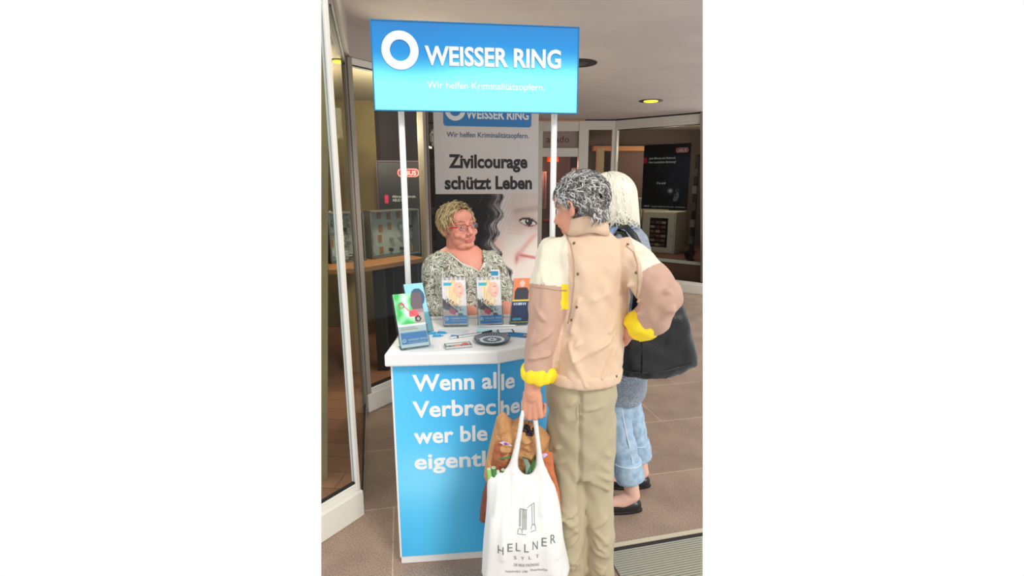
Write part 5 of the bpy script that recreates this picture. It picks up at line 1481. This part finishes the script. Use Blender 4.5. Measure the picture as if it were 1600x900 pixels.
q = MB(); q.obox(Mx @ Vector((BWd/2, hB + .008, -.01)), (BWd + .03, .016, .03), Mx.to_3x3(), .003); q.build('edge_profile', mat('plum_profile', (84, 56, 72)), bd)
def bl(px_, py_): p = at(px_, py_, Y=Y1 + .05); v = Mx.inverted() @ (p - Vector((p0.x, p0.y, .03))); return v.x, v.y
c = bl(638, 270); logo(Mx @ Matrix.Translation((c[0], c[1], 0)), .21, .085, bd, .0005)
P, Q = bl(613, 309), bl(650, 309); text([('Albtraum Einbruch.', P[0], Q[0], P[1], .026), ('ABUS hilft!', P[0], P[0] + .13, P[1] - .035, .026)], Mx, wl, bd, lift=.0005)
P = bl(604, 311); q = MB(); q.obox(Mx @ Vector((P[0], P[1], .001)), (.035, .08, .002), Mx.to_3x3()); q.build('pink_tab', pink, bd)
# ---- behind the right shop window
W6n = Vector((-(F0 - E0).y, (F0 - E0).x)).normalized()
def on6(px_, py_, inset):
    r = at(px_, py_, Y=7) - Vector((0, 0, CAM_H)); n = Vector((W6n.x, W6n.y, 0)); o = Vector((E0.x, E0.y, 0)) + n*inset
    t = (o - Vector((0, 0, CAM_H))).dot(n) / r.dot(n); return Vector((0, 0, CAM_H)) + r*t
w6 = (F0 - E0).normalized()
def frame6(p): return frame(p, (w6.x, w6.y, 0), (w6.y, -w6.x, 0))
PLW = on6(1002, 326, .12); PRW = on6(1074, 326, .12); PTW = on6(1003, 227, .12)
pw = Vector((PRW.x - PLW.x, PRW.y - PLW.y, 0)).length; ph = PTW.z - PLW.z
def burglar(u, v):
    c = mix((24, 18, 24), (44, 40, 58), sm(.2, .8, u)*sm(.1, .5, v)*(1 - sm(.75, .9, v)))
    c = mix(c, (74, 74, 96), .5*max(0, noise.noise((u*7, v*9, 2))) * (1 - sm(.78, .86, v)))
    d = math.hypot((u-.62)/.05, (v-.29)/.035);  c = mix(c, (232, 228, 204), math.exp(-d*d))
    for ux in (.36, .47):
        if math.hypot((u-ux)/.045, (v-.405)/.012) < 1: c = (214, 214, 220)
        if math.hypot((u-ux)/.014, (v-.405)/.010) < 1: c = (24, 18, 24)
    if abs(u - .76 - .3*(v-.22)) < .05 and .13 < v < .32 and noise.noise((u*20, v*20, 1)) > -.1: c = (120, 118, 132)
    if u < .07 and .72 < v < .81: c = (208, 36, 92)
    return c
pos = thing('poster', 'large dark poster of a burglar with a torch hung inside the right shop window', 'poster', PLW)
M6 = frame6((0, 0, 0)); M6.translation = (0, 0, 0)
picture('sheet', M6, pw, ph, 60, 80, burglar, pos, .004)
logo(M6 @ Matrix.Translation((pw*.82, ph*.90, .004)), pw*.26, ph*.075, pos, .0005)
text([('Jede Minute ein Einbruch.', pw*.12, pw*.70, ph*.775, ph*.035), ('Hier kostenlose Beratung!', pw*.12, pw*.70, ph*.715, ph*.035)], M6, wl, pos, bold=.01, lift=.0045)
text([('ABUS', pw*.05, pw*.18, ph*.035, ph*.025), ('Das gute Gefühl der Sicherheit · www.abus.de', pw*.23, pw*.95, ph*.035, ph*.02)], M6, wl, pos, 'small_print', lift=.0045)
for x in (.1, .9): q = MB(); q.tube([M6 @ Vector((pw*x, ph, .002)), Vector(M6 @ Vector((pw*x, 0, .002))) + Vector((0, 0, HEAD + .06 - PLW.z))], .0015, 6); q.build('hanging_wire', mat('wire', (120, 116, 112), .4, .6), pos)
# raised display platform with white front edge
f0, f1 = on6(985, 407, .14), on6(1092, 404, .14)
zpl = .42
pf0 = Vector((E0.x + .35, E0.y, 0)) + Vector((w6.x, w6.y, 0))*0
pA = Vector((E0.x, E0.y)) + W6n*.14 + w6*.25; pB = Vector((F0.x, F0.y)) + W6n*.14
q = MB(); q.prism([tuple(pA), tuple(pB), (pB.x + 1, pB.y + 2.4), (pA.x + .3, 9.4)], .03, zpl); q.clip(ENDS); struct(q.build('trim_9', mat('platform_brown', (116, 76, 64), .6)))
q = MB(); q.wall(pA, pB, zpl - .03, zpl + .012, .03, off=0); q.clip(ENDS); struct(q.build('trim_10', white_frame))
# white cabinet with a dark show window
wc_ = mat('cabinet_white', (200, 198, 184), .5)
c0 = on6(1000, 402, .75); c1 = on6(1052, 400, .75); c0.z = zpl; cw = (Vector((c1.x - c0.x, c1.y - c0.y, 0))).length; ch = on6(1010, 330, .75).z - zpl
cb = thing('display_cabinet', 'white cabinet with dark show window of small goods behind the right shop window', 'cabinet', c0, math.atan2(w6.y, w6.x))
MB().box(0, cw, .02, .45, 0, ch, bev=.006).build('carcass', wc_, cb)
q = MB(); 
for bx_ in ((.02, cw-.02, 0, .02, .02, .10), (.02, cw-.02, 0, .02, ch-.10, ch-.02), (.02, .14, 0, .02, .10, ch-.10), (cw-.12, cw-.02, 0, .02, .10, ch-.10)): q.box(*bx_)
q.build('door_frame', wc_, cb)
MB().box(.14, cw-.12, .014, .019, .10, ch-.10).build('dark_pane', mat('dark_pane', (40, 28, 32), .3), cb)
rr_ = random.Random(8)
for k in range(6):
    for j in range(3): MB().box(.155 + j*(cw-.29)/3, .155 + (j+.8)*(cw-.29)/3, -.012, .0135, .12 + k*(ch-.24)/6, .12 + (k+.55)*(ch-.24)/6).build('small_box', mat('box_%d' % ((k+j) % 3), ((120, 84, 80), (150, 140, 132), (92, 60, 64))[(k+j) % 3], .6), cb)
MB().ell((cw-.05, -.012, ch*.45), .014, None, 12).build('door_knob', mat('lock_steel', (176, 176, 172)), cb)
c2 = on6(972, 402, .80); c2.z = zpl
cb2 = thing('side_cabinet', 'white side cabinet with a worktop left of the show cabinet, behind the white hair', 'cabinet', c2, math.atan2(w6.y, w6.x))
w2_ = .30
MB().box(0, w2_, .02, .45, 0, ch, bev=.006).build('carcass', wc_, cb2); MB().box(.02, w2_-.02, 0, .02, .03, ch-.03, bev=.004).build('door', wc_, cb2); MB().box(w2_-.07, w2_-.05, -.012, 0, ch*.5, ch*.62, bev=.003).build('door_handle', mat('lock_steel', (176, 176, 172)), cb2)
c3 = c2 + Vector((0, 0, ch)); c3.z = zpl + ch
bx3 = thing('storage_box', 'pale grey storage box standing on the white cabinets under the poster', 'box', c3, math.atan2(w6.y, w6.x))
MB().box(0, .62, .06, .4, 0, .20, bev=.004).build('box_body', wc_, bx3); MB().box(-.006, .626, .054, .406, .16, .205, bev=.004).build('lid', wc_, bx3)
# basket of dark goods and hanging lock sample
c4 = on6(1077, 398, .45); c4.z = zpl
bk = thing('basket', 'small dark basket with padlocks on the display platform at the right edge', 'basket', c4)
MB().lathe([(.05, 0), (.085, .10), (.092, .11), (.085, .115), (.045, .012), (.01, .008)], 24).build('basket_bowl', mat('dark_wicker', (54, 40, 40), .7, bump=.5, bump_scale=160), bk, smooth=True)
for k in range(7):
    a_ = k*.9; MB().ell((.05*math.cos(a_), .05*math.sin(a_), .115 + .012*(k % 3)), (.026, .02, .024), None, 12).build('padlock_pack', mat('pack_%d' % (k % 2), ((70, 52, 54), (120, 90, 92))[k % 2], .5), bk, smooth=True)
c5 = on6(1072, 420, .25); c5.z = zpl + .0
st_ = thing('display_stand', 'tall narrow black display stand at the far right edge behind the glass', 'display stand', c5, math.atan2(w6.y, w6.x))
MB().box(0, .08, 0, .1, 0, .02, bev=.003).build('foot', blackb, st_); MB().box(.01, .07, .03, .06, .02, 1.52, bev=.004).build('column', blackb, st_)
for k in range(5): MB().box(.005, .075, .0, .03, .25 + k*.24, .36 + k*.24, bev=.003).build('blister_pack', mat('pack_grey_%d' % (k % 2), ((84, 78, 84), (130, 120, 124))[k % 2], .5), st_)
# rose partition with orange ledge
q = MB(); q.box(1.75, 2.75, 9.15, 9.25, 0, 2.08); q.clip(ENDS); struct(q.build('wall_partition', mat('rose_partition', (120, 94, 92), .7)))
q = MB(); q.box(1.4, 2.8, 9.08, 9.27, 2.08, 2.16); q.clip(ENDS); struct(q.build('trim_11', mat('orange_ledge', (206, 140, 92), .6)))
q = MB(); q.box(1.40, 1.52, 8.7, 8.8, 0, 2.1); struct(q.build('trim_12', mat('cream_post', (204, 178, 140), .6)))
# seen through the shop door
wl_ = Vector((.66, 9.1, 0))
c = at(864, 243, Y=8.9); t = thing('pendant_lamp', 'glowing orange red lamp seen through the back door glass', 'lamp', c)
MB().lathe([(.10, -.10), (.09, .0), (.04, .08), (.035, .08), (.08, .0), (.09, -.10)], 24).build('lamp_shade', mat('red_shade', (255, 70, 24), .5, emit=1.2), t, smooth=True)
MB().tube([(0, 0, .08), (0, 0, CEIL - c.z)], .004, 6).build('cord', blackb, t); MB().ell((0, 0, -.02), .035, None, 12).build('bulb', mat('warm_bulb', (255, 200, 120), .4, emit=2), t, smooth=True)
def hung(px0, px1, py0, py1, Y_, lab, fn, fr, nm='framed_picture', cat='picture'):
    a, b = at(px0, py1, Y=Y_), at(px1, py0, Y=Y_); t = thing(nm, lab, cat, a); w, h = b.x - a.x, b.z - a.z; M = frame((0, 0, 0), (1, 0, 0), (0, -1, 0))
    picture('print', M @ Matrix.Translation((.03, .03, 0)), w - .06, h - .06, 12, 16, fn, t, .004)
    for x0_, x1_, z0_, z1_ in ((0, w, 0, .03), (0, w, h-.03, h), (0, .03, .03, h-.03), (w-.03, w, .03, h-.03)): MB().box(x0_, x1_, -.02, .005, z0_, z1_, bev=.003).build('frame_rail', fr, t)
    for x_ in (.05, w-.05): MB().tube([(x_, -.005, h), (x_, -.005, CEIL - a.z)], .002, 6).build('hanging_wire', mat('wire', (120, 116, 112)), t)
    return t
hung(842, 854, 268, 326, 9.0, 'pale rose framed picture seen through the left of the back door', lambda u, v: mix((150, 110, 108), (186, 150, 146), v), mat('rose_frame', (170, 130, 126), .5))
hung(887, 907, 243, 330, 9.15, 'dark framed notice with white heading seen through the back door', lambda u, v: (200, 196, 196) if .72 < v < .78 and .1 < u < .9 else (40, 26, 34), mat('plum_profile', (84, 56, 72)))
c = at(850, 420, Y=8.7); c.z = .03; t = thing('bar_stool', 'red topped stool standing just inside the back door', 'stool', c)
MB().lathe([(.01, .86), (.16, .86), (.17, .88), (.16, .91), (.01, .915)], 28).build('seat', mat('red_seat', (150, 50, 48), .5), t, smooth=True)
for k in range(4):
    a_ = math.pi/4 + k*math.pi/2; MB().tube([(.10*math.cos(a_), .10*math.sin(a_), .86), (.18*math.cos(a_), .18*math.sin(a_), 0)], .013, 8).build('leg', mat('stool_steel', (150, 140, 138), .4, .5), t)
MB().tube([(.145*math.cos(u), .145*math.sin(u), .35) for u in (2*math.pi*i/24 for i in range(25))], .008, 6).build('foot_ring', mat('stool_steel', (150, 140, 138)), t)
d_ = bpy.data.lights.new('lamp_light', 'POINT'); d_.energy = 10; d_.color = (1, .45, .3); o = bpy.data.objects.new('lamp_light', d_); COL.objects.link(o); o.parent = bpy.data.objects['pendant_lamp']; o.location = (0, -.1, -.16)
downlight(Vector((2.5, 8.2, CEIL - .001)), .06, 'added unseen lamp brightening the interior behind the right shop window', 'shop lamps', lamp=22)  # fill lamp added for the right interior, no visible fitting
